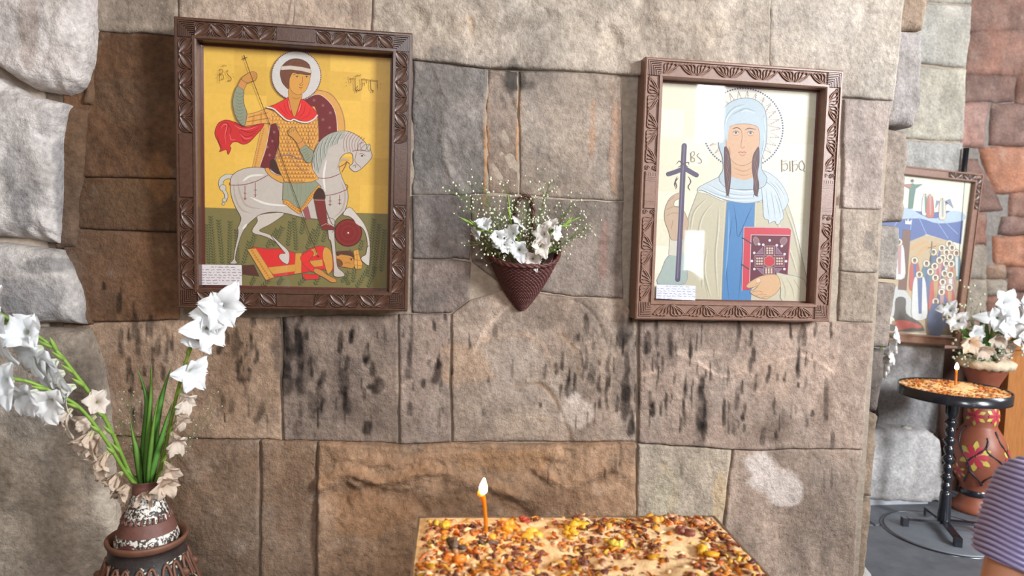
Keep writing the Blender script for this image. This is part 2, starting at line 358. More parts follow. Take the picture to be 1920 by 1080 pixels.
DKC, LTC, ORC = (.45, .42, .40), (1.5, 1.48, 1.46), (1.35, 1.1, .85)
for a in [([(1010,548),(1060,556),(1095,572),(1120,600),(1135,640)], .005, .006, DKC), ([(965,722),(1000,718),(1020,724),(1040,750),(1058,790),(1070,822)], .006, .006, (.75,.6,.45)), ([(850,486),(900,490),(936,502)], .005, .006, DKC),
          ([(1150,880),(1090,905),(1065,925),(1055,960)], .012, .012, (.6,.55,.5)), ([(600,905),(650,876),(720,898),(800,876),(900,900),(960,920)], .022, -.016, (1.12,1.04,.95)), ([(620,930),(700,915),(780,940),(900,930),(985,960)], .03, .016, (.85,.8,.75)), ([(640,850),(760,862),(900,845),(1050,850)], .02, -.010, (1.08,1.04,1.0)), ([(1010,880),(1060,900),(1120,870)], .02, -.012, (1.1,1.02,.95)),
          ([(1200,702),(1235,690),(1262,664),(1300,676),(1350,704),(1400,692),(1500,666),(1560,698)], .006, -.003, LTC), ([(885,662),(915,610),(955,572)], .007, -.003, LTC), ([(1052,625),(1078,660),(1082,700)], .006, .003, (.8,.72,.6)), ([(900,640),(960,625),(1010,640),(1040,690)], .006, -.002, (1.25,1.15,1.05)),
          ([(908,180),(906,240),(912,300),(908,355)], .006, -.004, (1.4,1.05,.75)), ([(971,160),(972,230),(970,300)], .004, -.004, (1.5,1.2,.9)), ([(1146,160),(1150,220),(1142,300),(1150,360)], .008, -.003, (1.25,1.0,.85)), ([(1190,840),(1188,900),(1184,960)], .006, .008, DKC),
          ([(820,140),(840,190),(830,260),(846,330)], .012, -.006, (1.2,1.2,1.2)), ([(1240,870),(1262,900),(1255,960)], .008, .005, (1.3,1.15,.9)), ([(300,690),(320,650),(310,620)], .006, .004, DKC), 
          ([(1440,20),(1443,120)], .004, .006, (.7,.65,.6)), ([(760,20),(880,60),(1000,40),(1150,70)], .03, .008, (.9,.9,.88)), ([(1230,40),(1330,60),(1400,40)], .02, -.006, (1.1,1.08,1.05)), ([(850,60),(880,40),(884,70)], .006, .008, (.85,.7,.55))]:
    crack(*a)
wall_back = empty('wall_back', (0, 0, 0), kind='structure', label='rough coursed sandstone church wall behind the icons')
a0 = on_y(60, 0, 0); a1 = on_y(1690, 1080, 0)
mb = MB(); mb.box((-1.35, -.001, 0), (1.655, .40, 3.2)); mb.build('mortar_core', M_MORTAR, wall_back)
BR = (112, 88, 66)
S = lambda n, t, b, c, **k: stone(n, t, b, c, parent=wall_back, **k)
S('stone_block', [(120,-90),(338,-90)], [(120,56),(200,60),(338,72)], (152,138,124), rough=.011, proud=.016)
S('stone_block', [(338,-90),(698,-90)], [(338,72),(698,104)], (174,154,138), rough=.009, proud=.016)
S('stone_block', [(698,-90),(1438,-90)], [(698,104),(780,113),(900,128),(1165,141),(1300,152),(1440,168)], (178,166,154), rough=.012, proud=.022, alt=(158,144,128), spread=.35)
S('stone_block', [(1438,-90),(1700,-90)], [(1440,168),(1580,184),(1672,190)], (186,176,165), rough=.008, proud=.020, right=[(1700,-90),(1690,10),(1680,110),(1672,190)])
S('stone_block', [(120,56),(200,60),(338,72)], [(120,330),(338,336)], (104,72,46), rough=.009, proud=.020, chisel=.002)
S('stone_block', [(338,72),(698,104),(773,112)], [(338,366),(773,366)], (128,112,104), proud=-.004)
S('stone_block', [(773,112),(912,129)], [(773,367),(912,364)], (134,126,122), rough=.009, proud=.008, chisel=.0015, alt=(104,104,106), spread=.4)
S('stone_block', [(912,129),(972,133)], [(912,364),(972,366)], (152,132,118), rough=.005, proud=.004, chisel=.002, gap=.002)
S('stone_block', [(972,133),(1166,142)], [(972,366),(1168,380)], (152,140,130), rough=.004, proud=.008, alt=(170,142,118), gap=.002, spread=.3)
S('stone_block', [(1166,142),(1300,152),(1580,186)], [(1168,380),(1575,390)], (136,112,92), rough=.007, proud=-.006)
S('stone_block', [(1580,186),(1672,190)], [(1575,390),(1650,392)], (170,156,150), rough=.008, proud=.012, right=[(1672,190),(1660,260),(1653,330),(1650,392)], alt=(140,134,130))
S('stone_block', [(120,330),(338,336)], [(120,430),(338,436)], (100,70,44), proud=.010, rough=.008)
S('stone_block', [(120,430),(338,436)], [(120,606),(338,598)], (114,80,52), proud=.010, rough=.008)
S('stone_block', [(338,366),(773,366)], [(338,598),(530,592),(748,588),(773,588)], (136,116,104), proud=-.004)
S('stone_block', [(773,367),(882,364)], [(773,486),(850,486),(882,490)], (124,116,114), rough=.007, alt=(100,100,104), spread=.4)
S('stone_block', [(882,364),(1168,380)], [(882,490),(950,540),(1080,556),(1168,560)], (140,128,120), rough=.006, proud=.008, alt=(120,104,100))
S('stone_block', [(773,486),(850,486),(882,490)], [(773,588),(846,588),(882,560)], (136,122,116), rough=.006)
S('stone_block', [(1168,380),(1575,390)], [(1168,560),(1192,600),(1570,602)], (130,106,86), proud=-.006)
S('stone_block', [(1575,390),(1650,392)], [(1572,508),(1642,512)], (158,146,134), rough=.008, proud=.010, right=[(1650,392),(1645,440),(1642,512)])
S('stone_block', [(1572,508),(1642,512)], [(1570,602),(1638,604)], (156,142,128), rough=.008, proud=.012)
S('stone_block', [(120,606),(338,598),(529,593)], [(120,815),(330,818),(490,824),(529,826)], (160,132,108), rough=.007, proud=.010, chisel=.001)
S('stone_block', [(531,593),(747,588)], [(531,826),(747,831)], (142,124,112), rough=.008, proud=.014, chisel=.001, alt=(112,98,92))
S('stone_block', [(747,588),(846,588)], [(747,831),(846,829)], (156,138,128), rough=.005, proud=.012, chisel=.001, gap=.0025)
S('stone_block', [(846,588),(882,560),(950,540),(1080,556),(1168,560),(1192,600)], [(846,829),(1000,826),(1192,828)], (162,144,130), rough=.007, proud=.012, alt=(142,118,102), gap=.003)
S('stone_block', [(1194,600),(1638,604)], [(1194,828),(1370,841),(1614,842)], (158,138,126), rough=.007, proud=.016, right=[(1638,604),(1622,720),(1614,842)], alt=(132,110,96), chisel=.0008)
S('stone_block', [(120,815),(330,818),(488,824)], [(120,1150),(486,1150)], (134,108,86), rough=.010, proud=.018)
S('stone_block', [(490,824),(596,826)], [(488,1150),(594,1150)], (138,110,86), rough=.008, proud=.018)
S('stone_block', [(598,827),(747,831),(846,829),(1190,828)], [(596,1150),(1188,1150)], (168,134,104), rough=.015, proud=.026, alt=(138,106,80), spread=.4)
S('stone_block', [(1194,829),(1369,841)], [(1190,1150),(1350,1150)], (168,154,138), rough=.009, proud=.018, right=[(1369,841),(1366,880),(1350,1000),(1350,1150)], alt=(150,140,122))
S('stone_block', [(1371,841),(1614,842)], [(1352,1150),(1592,1150)], (156,136,122), rough=.009, proud=.016, left=[(1371,841),(1368,880),(1352,1000),(1352,1150)], right=[(1614,842),(1605,920),(1598,1080),(1592,1150)], alt=(130,114,104))
for x0, x1 in ((120,470),(470,840),(840,1230),(1230,1592)):
    S('stone_block', [(x0,1152),(x1,1152)], [(x0,1345),(x1,1345)], (146,124,106), rough=.010, res=.016)

# setback of small blocks along the arch edge on the right
Yv = .13
wall_reveal = empty('wall_reveal', kind='structure', label='set-back edge blocks beside the opening to the chapel')
p1_ = on_y(1660, 500, Yv)
mb = MB(); mb.box((1.60, .17, 0), (1.70, .40, 3.2)); mb.build('mortar_core', M_MORTAR, wall_reveal)
V_ = lambda t, b, c, **k: stone('edge_block', t, b, c, Y=Yv, parent=wall_reveal, rnd=.03, proud=.03, rough=.009, back=.16, marks=False, gap=.003, **k)
V_([(1672,-90),(1742,-90)], [(1668,60),(1726,60)], (150,130,112))
V_([(1660,56),(1724,60)], [(1650,236),(1708,240)], (164,160,162), right=[(1724,60),(1725,110),(1722,190),(1708,240)])
V_([(1640,238),(1696,244)], [(1636,420),(1690,418)], (158,144,134), right=[(1696,244),(1698,300),(1690,418)])
V_([(1630,420),(1684,424)], [(1620,524),(1678,526)], (150,146,142))
V_([(1625,526),(1674,530)], [(1610,650),(1660,654)], (140,128,120))
V_([(1605,652),(1656,656)], [(1590,770),(1644,772)], (104,94,90))
V_([(1590,772),(1644,774)], [(1580,930),(1630,930)], (140,122,104))
V_([(1580,932),(1630,932)], [(1570,1150),(1606,1150)], (132,114,96))

# left pilaster of big rounded blocks, standing forward of the wall
Yp = -.05
wall_left = empty('wall_left', kind='structure', label='pale rounded pilaster blocks at the left')
mb = MB(); mb.box((-1.62, -.01, 0), (-1.10, .30, 3.2)); mb.build('mortar_core', M_MORTAR, wall_left)
W_ = lambda t, b, c, **k: stone('pilaster_block', t, b, c, Y=Yp, parent=wall_left, rnd=.055, back=.10, gap=.004, **k)
GR = (198,194,194)
W_([(-260,-90),(178,-90)], [(-260,90),(0,128),(60,165),(120,178),(158,165)], (216,212,212), right=[(178,-90),(178,20),(174,110),(158,165)], proud=.05, rough=.016, alt=(176,164,164), spread=.4)
W_([(-260,96),(0,140),(60,176),(128,192)], [(-260,450),(0,446),(110,462)], GR, right=[(128,192),(118,260),(116,380),(110,462)], proud=.035, rough=.013, alt=(158,158,164), spread=.4)
W_([(-260,454),(0,452),(112,468)], [(-260,606),(0,606),(160,612)], GR, right=[(112,468),(134,500),(150,545),(160,612)], proud=.03, rough=.010, alt=(142,146,152), spread=.5)
W_([(-260,610),(0,610),(160,616)], [(-260,1180),(222,1180)], (178,166,152), right=[(160,616),(186,680),(200,760),(212,860),(220,1000),(222,1180)], proud=.03, rough=.012, alt=(128,116,102), spread=.5)
W_([(-260,1184),(222,1184)], [(-260,1355),(224,1355)], (176,166,154), proud=.03, rough=.012, res=.016)
# recessed returns of the pilaster, in brown stone
for t, b in (([(150,-90),(186,-90)],[(150,200),(176,200)]), ([(100,196),(172,200)],[(100,470),(146,470)]), ([(100,466),(150,470)],[(130,612),(178,612)])):
    stone('return_block', t, b, (104,78,56), Y=-.02, parent=wall_left, rnd=.03, proud=.01, marks=False, gap=.003)

# floor
M_FLOOR = mat('dark_slate_floor', (92,94,100), .55, .3, 8, .3, 60, spec=.4)
floor = empty('floor', kind='structure', label='dark grey stone slab floor')
mb = MB(); mb.box((-8, -8, -.08), (9, 8, -.012)); mb.build('screed', M_FLOOR, floor)
def slab(x0, y0, x1, y1, dz):
    m = MB(); e = .006
    m.add([(x0,y0,-.05),(x1,y0,-.05),(x1,y1,-.05),(x0,y1,-.05),(x0,y0,dz-e),(x1,y0,dz-e),(x1,y1,dz-e),(x0,y1,dz-e),(x0+e,y0+e,dz),(x1-e,y0+e,dz),(x1-e,y1-e,dz),(x0+e,y1-e,dz)],
          [(0,1,5,4),(1,2,6,5),(2,3,7,6),(3,0,4,7),(4,5,9,8),(5,6,10,9),(6,7,11,10),(7,4,8,11),(8,9,10,11)])
    return m.build('floor_slab', M_FLOOR, floor, smooth=False)
for i, x in enumerate(np.arange(-1.8, 5.4, .9)):
    for j, y in enumerate(np.arange(-3.2, 2.8, .75)):
        slab(x+.004+(.3 if j % 2 else 0), y+.004, x+.896+(.3 if j % 2 else 0), y+.746, random.uniform(-.002, .002))
# ---------------------------------------------------------------- painted panels
class Paint:
    """flat paint strokes laid over each other on a panel; photo points are carried onto the panel's own plane"""
    DZ = 7e-6
    def __init__(s, root, ydepth, gain=1.0):
        M = WM[root]; s.Mi = np.array(M.inverted()); s.N = np.array(M.to_3x3()@Vector((0, -1, 0)))
        s.P = np.array(M@Vector((0, ydepth, 0))); s.y = ydepth; s.V = []; s.F = []; s.C = []; s.k = 0; s.gain = gain; s.hold = False; s.mute = 0.0
    def loc(s, p):
        w = on_plane(p[0], p[1], s.P, s.N); return (s.Mi[:3, :3]@w+s.Mi[:3, 3])[[0, 2]]
    def _put(s, uv, faces, rgb):
        if not s.hold: s.k += 1
        y = s.y-s.k*s.DZ; n = len(s.V)
        s.V += [(a, y, b) for a, b in uv]; s.F += [tuple(n+i for i in f) for f in faces]
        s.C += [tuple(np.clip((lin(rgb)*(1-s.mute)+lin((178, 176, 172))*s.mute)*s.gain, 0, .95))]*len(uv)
    def uvpoly(s, uv, rgb):
        t = tessellate_polygon([[Vector((a, b, 0)) for a, b in uv]])
        fs = []
        for a, b, c in t:
            A, B, Cc = uv[a], uv[b], uv[c]
            fs.append((a, b, c) if (B[0]-A[0])*(Cc[1]-A[1])-(B[1]-A[1])*(Cc[0]-A[0]) > 0 else (a, c, b))
        s._put(uv, fs, rgb)
    def poly(s, pts, rgb, sm=0, ol=None, w=.8):
        pts = np.array(pts, float)
        if sm: pts = catmull(pts, sm, True)
        s.uvpoly([s.loc(p) for p in pts], rgb)
        if ol is not None: s.stroke(np.vstack([pts, pts[:1]]), ol, w)
    def stroke(s, pts, rgb, w=1.0, sm=0, taper=False):
        pts = np.array(pts, float)
        if sm: pts = catmull(pts, sm)
        T = np.gradient(pts, axis=0); T /= np.linalg.norm(T, axis=1)[:, None]+1e-9
        Nn = np.stack([-T[:, 1], T[:, 0]], 1); ww = np.full(len(pts), w/2)
        if taper: ww = ww*np.clip(np.sin(np.linspace(.12, math.pi-.12, len(pts)))*1.2, .2, 1)
        a = [s.loc(p) for p in pts+Nn*ww[:, None]]; b = [s.loc(p) for p in pts-Nn*ww[:, None]]; n = len(pts)
        s._put(a+b, [(i, i+1, n+i+1, n+i) for i in range(n-1)], rgb)
    def circ(s, c, r, rgb, n=20, ry=None):
        s.uvpoly([s.loc((c[0]+r*math.cos(t), c[1]+(ry or r)*math.sin(t))) for t in np.arange(n)*2*math.pi/n], rgb)
    def dots(s, pts, r, rgb, n=6):
        uv = []; fs = []
        for c in pts:
            b = len(uv); uv += [s.loc((c[0]+r*math.cos(t), c[1]+r*math.sin(t))) for t in -np.arange(n)*2*math.pi/n]; fs.append(tuple(range(b, b+n)))
        s._put(uv, fs, rgb)
    def build(s, parent, name='painting', **kw):
        me = bpy.data.meshes.new(name); me.from_pydata(s.V, [], s.F)
        a = me.color_attributes.new('Col', 'FLOAT_COLOR', 'POINT')
        a.data.foreach_set('color', np.concatenate([np.array(s.C), np.ones((len(s.C), 1))], 1).astype(np.float32).ravel())
        return link_mesh(name, me, M_PAINT, parent, **kw)
def zz(ox, oy, k): return lambda *pts: [(ox+x/k, oy+y/k) for x, y in pts]
def along(pts, step, sm=6):
    P = catmull(pts, sm) if sm else np.array(pts, float)
    s = np.concatenate([[0], np.cumsum(np.linalg.norm(np.diff(P, axis=0), axis=1))]); t = np.arange(0, s[-1], step)
    return np.stack([np.interp(t, s, P[:, 0]), np.interp(t, s, P[:, 1])], 1)
def ring_pts(c, r, n): return [(c[0]+r*math.cos(t), c[1]+r*math.sin(t)) for t in np.arange(n)*2*math.pi/n]
def text_lines(p, x0, y0, x1, rows, dy, slope, rgb, w=.7):
    rr = random.Random(3)
    for r in range(rows):
        x = x0; xe = x1 if r < rows-1 else x0+(x1-x0)*.35; y = y0+r*dy
        if r == 0: x = x0+(x1-x0)*.24; xe = x1-(x1-x0)*.14
        while x < xe:
            L = rr.uniform(4, 11); pts = []
            n = int(L/1.1)
            for i in range(n): pts.append((x+i*1.1, y+(x+i*1.1-x0)*slope+rr.uniform(-.9, .9)))
            if n > 2: p.stroke(pts, rgb, w)
            x += L+1.8

INK = (66, 48, 40)
FRAME_Y = 0.0
# ---------------------------------------------------------------- carved frames
def frame_geometry(root, w, h, fw, depth, matf, lip=.006, sunk=.006):
    """four mitred boards, each its own part; local origin at the bottom centre of the front face, y grows towards the wall"""
    X = w/2; boards = []
    outer = [(-X, 0), (X, 0), (X, h), (-X, h)]; inner = [(-X+fw, fw), (X-fw, fw), (X-fw, h-fw), (-X+fw, h-fw)]
    for i in range(4):
        j = (i+1) % 4; o0, o1, i0, i1 = map(np.array, (outer[i], outer[j], inner[i], inner[j]))
        d = (i0-o0); prof = []      # (fraction across, y)
        e = .004/fw*1.0; g = .012/fw
        for fr, y in ((0, depth), (0, .003), (e, 0), (e*2.2, 0), (e*2.4, sunk), (1-g, sunk), (1-g*.92, -.001), (1-e, -.001), (1, .003), (1, depth)):
            prof.append((fr, y))
        rows = []
        for fr, y in prof:
            a = o0+(i0-o0)*fr; b = o1+(i1-o1)*fr; rows.append([(a[0], y, a[1]), (b[0], y, b[1])])
        m = MB(); m.grid(rows); m.add([rows[0][0], rows[0][1], rows[-1][1], rows[-1][0]], [(0, 1, 2, 3)])
        boards.append(m.build('frame_board', matf, root, smooth=False))
    # backing
    m = MB(); m.box((-X+.01, depth-.006, .01), (X-.01, depth, h-.01)); m.build('backing_board', matf, root, smooth=False)
    return boards      # bottom, right, top, left
def corner_block(root, cx, cz, s, flipx, flipz, matf, sunk=.006):
    m = MB(); n = 8
    for k in range(n):      # nested L ridges
        a = s*(k/n); t = s/n*.55
        def P(x, z): return (cx+flipx*(x-s/2), cz+flipz*(z-s/2))
        for (x0, z0, x1, z1) in ((a, a, s, a+t), (a, a+t, a+t, s)):
            q = [P(x0, z0), P(x1, z0), P(x1, z1), P(x0, z1)]
            xs = [p[0] for p in q]; zs = [p[1] for p in q]
            m.box((min(xs), -.0005, min(zs)), (max(xs), sunk+.001, max(zs)))
    m.build('corner_carving', matf, root, smooth=False)
def petal_mesh(L, Wd, sunk=.006):
    """chip-carved petal: sharp rim at the face, hollow V along the middle, arched ridges at its sides"""
    m = MB(); n = 12; rows = []
    for i in range(n+1):
        t = i/n; x = (t-.5)*L; wv = Wd*math.sin(math.pi*t)**.85+.0006
        rows.append([(x, sunk, -wv-.0012), (x, -.0004, -wv), (x, .0006, -wv*.78), (x, sunk*.95*math.sin(math.pi*t)**.5, 0), (x, .0006, wv*.78), (x, -.0004, wv), (x, sunk, wv+.0012)])
    m.grid(rows)
    for sgn in (-1, 1):
        for k in (1.55, 2.1):
            path = [((t-.5)*L*(1.0-.06*k), .0035, sgn*(Wd*k*math.sin(math.pi*t)**.8)) for t in np.linspace(.06, .94, 11)]
            m.tube(path, .0019, 5)
    me = bpy.data.meshes.new('petal'); me.from_pydata(m.v, [], m.f); me.polygons.foreach_set('use_smooth', np.ones(len(me.polygons), bool))
    return me
def place_child(name, me, matf, root, loc, roty=0.0, sx=1, sz=1):
    o = link_mesh(name, me, matf, root); o.location = loc; o.rotation_euler = (0, roty, 0); o.scale = (sx, 1, sz); return o

# ---- icon of the rider saint
LW, LH, LX, LZ, LLEAN = .6796, .8453, -.3601, 1.3676, .0272
icon_rider = empty('framed_icon', (LX, -.10, LZ), (LLEAN, 0, 0), label='large carved-frame icon of a haloed rider on a white horse, gold ground', cat='icon')
FWL = .0605
BDL = frame_geometry(icon_rider, LW, LH, FWL, .085, M_CARVED)
for fx in (-1, 1):
    for fz in (-1, 1):
        corner_block(BDL[2 if fz > 0 else 0], fx*(LW/2-.0325), LH/2+fz*(LH/2-.0325), .044, -fx, -fz, M_CARVED)
Lp = .052; pet = petal_mesh(.0575, .0105)
def petal_row(n, start, step, fixed, vertical, flip):
    for i in range(n):
        c = start+step*(i+.5); th = math.radians(51 if vertical else 39)*(1 if i % 2 == 0 else -1)*flip
        place_child('carved_petal', pet, M_CARVED, BDL[(1 if fixed > 0 else 3) if vertical else (2 if fixed > .3 else 0)], (fixed, 0, c) if vertical else (c, 0, fixed), th)
cxL = LW/2-.0325; st = .0452
petal_row(5, -LW/2+.056, st, LH-.0325, False, -1)
petal_row(5, LW/2-.056-5*st, st, LH-.0325, False, 1)
petal_row(5, -LW/2+.056, st, .0325, False, 1)
petal_row(5, LW/2-.056-5*st, st, .0325, False, -1)
for sx in (-1, 1):
    petal_row(6, LH-.056-6*st, st, sx*cxL, True, -sx)
    petal_row(6, .056, st, sx*cxL, True, -sx)
# plain fields between the carvings
for (x0, x1, z0, z1) in ((-LW/2+.060+5*st, LW/2-.060-5*st, LH-.0475, LH-.0105), (-LW/2+.060+5*st, LW/2-.060-5*st, .0105, .0475),
                         (-LW/2+.0105, -LW/2+.0475, .060+6*st, LH-.060-6*st), (LW/2-.0475, LW/2-.0105, .060+6*st, LH-.060-6*st)):
    m = MB(); m.box((x0, -.0003, z0), (x1, .008, z1)); m.build('plain_field', M_CARVED, BDL[2 if z0 > LH-.1 else 0 if z1 < .1 else 3 if x1 < 0 else 1], smooth=False)
# slip moulding inside
m = MB(); xi = LW/2-FWL; zi = FWL
for (a, b) in (((-xi, .043, zi), (-xi+.006, .052, LH-zi)), ((xi-.006, .043, zi), (xi, .052, LH-zi)), ((-xi, .043, zi), (xi, .052, zi+.006)), ((-xi, .043, LH-zi-.006), (xi, .052, LH-zi))): m.box(a, b)
m.build('inner_slip', mat('dark_red_slip', (92, 40, 34), .4, .1, 40), icon_rider, smooth=False)
m = MB(); m.box((-xi+.0005, .036, zi+.0005), (xi-.0005, .038, LH-zi-.0005)); m.build('glass_pane', M_GLASS, icon_rider, smooth=False)
m = MB(); m.tube([(-.02, .05, LH-.005), (-.02, .088, LH+.05), (-.02, .115, LH+.20)], .0012, 6); m.build('hanging_wire', mat('steel_wire', (150,150,155), .4, .05, 50, metallic=.8), icon_rider)

P = Paint(icon_rider, .0505, 1.0)
A = zz(300, 20, 3.6); B = zz(300, 300, 3.6); a = zz(380, 80, 6.75); b = zz(540, 80, 6.75); c = zz(380, 220, 6.75); d = zz(540, 220, 6.75); e = zz(370, 370, 6); f = zz(540, 370, 6)
P.uvpoly([(-xi, zi), (xi, zi), (xi, LH-zi), (-xi, LH-zi)], (222, 176, 76))
# leaf-gold squares, slightly different in tone
gr = random.Random(5)
P.k += 1; P.hold = True
for gx in range(6):
    for gz in range(7):
        x0 = -xi+gx*2*xi/6; z0 = LH*.36+gz*.085
        t = gr.uniform(-9, 9); x1 = min(x0+2*xi/6-.0006, xi); z1 = min(z0+.0845, LH-zi)
        if z1 > z0: P.uvpoly([(x0, z0), (x1, z0), (x1, z1), (x0, z1)], (223+t, 177+t*.9, 77+t*.6))
P.hold = False
g0 = P.loc((385, 389)); g1 = P.loc((725, 401))
P.uvpoly([(-xi, zi), (xi, zi), (xi, g1[1]), (-xi, g0[1])], (122, 112, 68))
def sprig(p, x0, y0, x1, y1, n, L, rgb):
    p.stroke([(x0, y0), ((x0+x1)/2+2, (y0+y1)/2), (x1, y1)], rgb, .9, 4)
    p.hold = True
    for i in range(n):
        t = i/n; x = x0+(x1-x0)*t; y = y0+(y1-y0)*t
        dx, dy = x1-x0, y1-y0; l = math.hypot(dx, dy); dx, dy = dx/l, dy/l
        for sg in (-1, 1):
            ex, ey = x+dx*L*.8-dy*sg*L*.7, y+dy*L*.8+dx*sg*L*.7
            mx, my = (x+ex)/2, (y+ey)/2
            p.poly([(x, y), (mx-dy*1.7+dx, my+dx*1.7+dy), (ex, ey), (mx+dy*1.7, my-dx*1.7)], rgb)
    p.hold = False
for q in [(402,500,395,405),(418,500,410,412),(430,500,432,415),(392,495,388,420),(446,505,443,430),(470,470,478,440),(455,500,468,452),(500,465,520,430),(512,462,530,425),(540,462,545,415),(556,470,552,408),(575,468,590,430),(590,460,600,420),(565,440,570,410),(605,455,612,430),(640,500,660,470),(662,530,668,480),(700,520,712,420),(690,520,702,410),(715,510,722,430),(655,535,648,520),(668,540,690,505),(640,530,655,510),(560,535,575,518),(590,535,600,515),(490,540,505,525),(470,535,478,520),(520,535,530,522),(690,540,705,500),(675,470,680,450)]:
    sprig(P, *q, max(4, int(math.hypot(q[2]-q[0], q[3]-q[1])/5)), 7.5, (74, 80, 50))
GOLD = (214, 150, 66); HORSE = (192, 180, 170); MAR = (112, 36, 42); RED = (214, 44, 44); SAGE = (142, 146, 122); OLH = (84, 70, 62)
# cloak field behind the rider with gold border
P.poly(A((960,620),(1010,570),(1075,538),(1150,565),(1205,630),(1238,720),(1246,800),(1240,870),(1120,900),(1060,900)), (216,158,82), 5, (150,110,70), .7)
P.dots(along(A((1065,535),(1150,560),(1210,632),(1242,720),(1250,805)), 2.6), .8, (120,70,90))
P.poly(A((960,640),(1000,590),(1060,565),(1110,585),(1165,645),(1190,720),(1196,800),(1190,870),(1060,880)), MAR, 5, (225,205,200), .8)
for s0 in A((1040,605),(1100,640),(1150,690),(1100,735),(1145,790)): 
    for k in range(4):
        t = k*math.pi/4; P.stroke([(s0[0]-3.4*math.cos(t), s0[1]-3.4*math.sin(t)), (s0[0]+3.4*math.cos(t), s0[1]+3.4*math.sin(t))], (168,110,112), .5)
P.poly(A((690,765),(760,755),(800,790),(806,880),(770,1010),(740,1070),(620,1070)), (216,158,82), 0, (140,100,80), .7)
P.poly(A((752,755),(790,775),(806,830),(804,900),(780,980),(745,1075),(672,1075),(715,930)), MAR, 4, (225,205,200), .8)
for s0 in A((760,880),(725,920),(740,975),(770,820)):
    for k in range(4):
        t = k*math.pi/4; P.stroke([(s0[0]-3*math.cos(t), s0[1]-3*math.sin(t)), (s0[0]+3*math.cos(t), s0[1]+3*math.sin(t))], (172,116,116), .5)
for q in along(A((700,800),(668,930),(640,1060)), 4.2): P.circ(q, 1.6, (190,128,60), 7)
# fluttering red cloak
P.poly(A((375,800),(400,755),(450,738),(510,755),(570,785),(640,775),(698,758),(692,790),(640,850),(600,890),(560,902),(520,885),(490,890),(472,915),(480,930),(460,972),(448,938),(402,952),(410,930),(390,880),(372,840)), (204,44,48), 3, (92,30,30), .9)
for q in (A((395,800),(420,760),(460,765),(450,820),(430,900)), A((430,790),(460,775),(480,800),(470,850),(490,885)), A((520,780),(560,810),(620,820),(680,780)), A((530,810),(570,850),(620,840),(660,810)), A((545,850),(570,880),(600,870)), A((385,840),(400,890),(425,940))):
    P.stroke(q, (150,28,36), 1.5, 6, True)
for q in (A((410,800),(430,770),(452,775),(440,840),(445,900)), A((500,770),(540,795),(600,800),(660,780)), A((470,830),(480,870),(510,870)), A((540,830),(580,865),(620,855))): P.stroke(q, (236,104,104), 1.6, 6, True)
# horse: far legs, tail, body, near legs
hind2 = [(485,403),(483,415),(473,431),(477,438),(493,442),(511,450),(529,464),(531,470),(535,475),(526,476),(523,482),(530,491),(540,495),(543,483),(541,471),(528,458),(508,441),(488,434),(490,429),(511,418),(533,399)]
P.poly(hind2, (200,188,176), 3, OLH, .9)
fore2 = [(643,402),(655,388),(670,403),(683,420),(691,440),(694,463),(693,488),(691,498),(679,489),(678,482),(686,477),(689,463),(687,443),(680,428),(668,420),(663,412),(655,406)]
# round shield hung behind the leg
P.circ((653,436.5), 26, (74,20,24), 36); 
for k, r in enumerate((24.4, 19.5, 15, 10.5, 6.5)):
    P.circ((653,436.5), r, (134,34,34) if k % 2 == 0 else (122,30,32), 32); P.dots(ring_pts((653,436.5), r-.6, int(r*2.2)), .55, (70,18,20), 5)
P.circ((653,436.5), 1.6, (226,210,200), 8)
P.poly(fore2, (204,192,182), 3, OLH, .9)
P.stroke([(437,332),(426,331),(417,336),(414,344),(416,350)], OLH, 9.5, 6); P.stroke([(437,332),(426,331),(417,336),(414,344),(416,350)], (196,190,178), 8, 6)
P.circ((418,352), 6.4, OLH); P.circ((418,352), 5.6, (196,190,178))
P.stroke([(420,357),(424,364),(424,371),(421,377)], OLH, 7, 5); P.stroke([(420,357),(424,364),(424,371),(421,377)], (196,190,178), 5.4, 5)
P.circ((421,375), 4.2, OLH); P.circ((421,375), 3.5, (196,190,178)); P.circ((419,382), 3, OLH); P.circ((419,382), 2.3, (196,190,178))
body = [(433,334),(440,325),(448,320),(463,315),(490,314),(520,322),(560,330),(583,312),(588,288),(599,266),(614,253),(632,247),(652,246),(670,254),(684,266),(688,272),(693,270),(695,282),(698,292),(693,301),(678,316),(667,322),(660,319),(655,312),(662,305),(660,288),(649,287.5),(641,293),(636,303),(636,316),(642,334),(650,353),(653,368),(651,382),(647,394),(639,403),(629,414),(627,428),(628,453),(631,487),(634,502),(644,511),(645,518),(627,518),(626,502),(625,487),(621,454),(617,448),(615,432),(612,412),(600,411),(568,408),(537,400),(512,397.5),(490,401.5),(477,410),(463,423),(455,436),(450,448),(443,473),(441.5,487),(445,494),(431,494),(438,486),(440,470),(446,443),(447,433),(446,427),(449,421),(452,408),(443,391),(435,371),(432,352)]
P.poly(body, HORSE, 3, OLH, 1.0)
# modelling lines on the coat
for q in ([(438,345),(441,370),(452,392),(470,400)],[(446,340),(450,362),(462,385),(490,392)],[(640,340),(647,365),(642,392),(626,408)],[(655,300),(640,300),(631,318)]): P.stroke(q, (178,160,146), 3.4, 6, True)
for q in ([(455,340),(470,330),(495,328)],[(470,370),(500,382),(540,386)],[(612,300),(607,330),(610,360)],[(463,420),(455,430)]): P.stroke(q, (226,218,210), 4, 6, True)
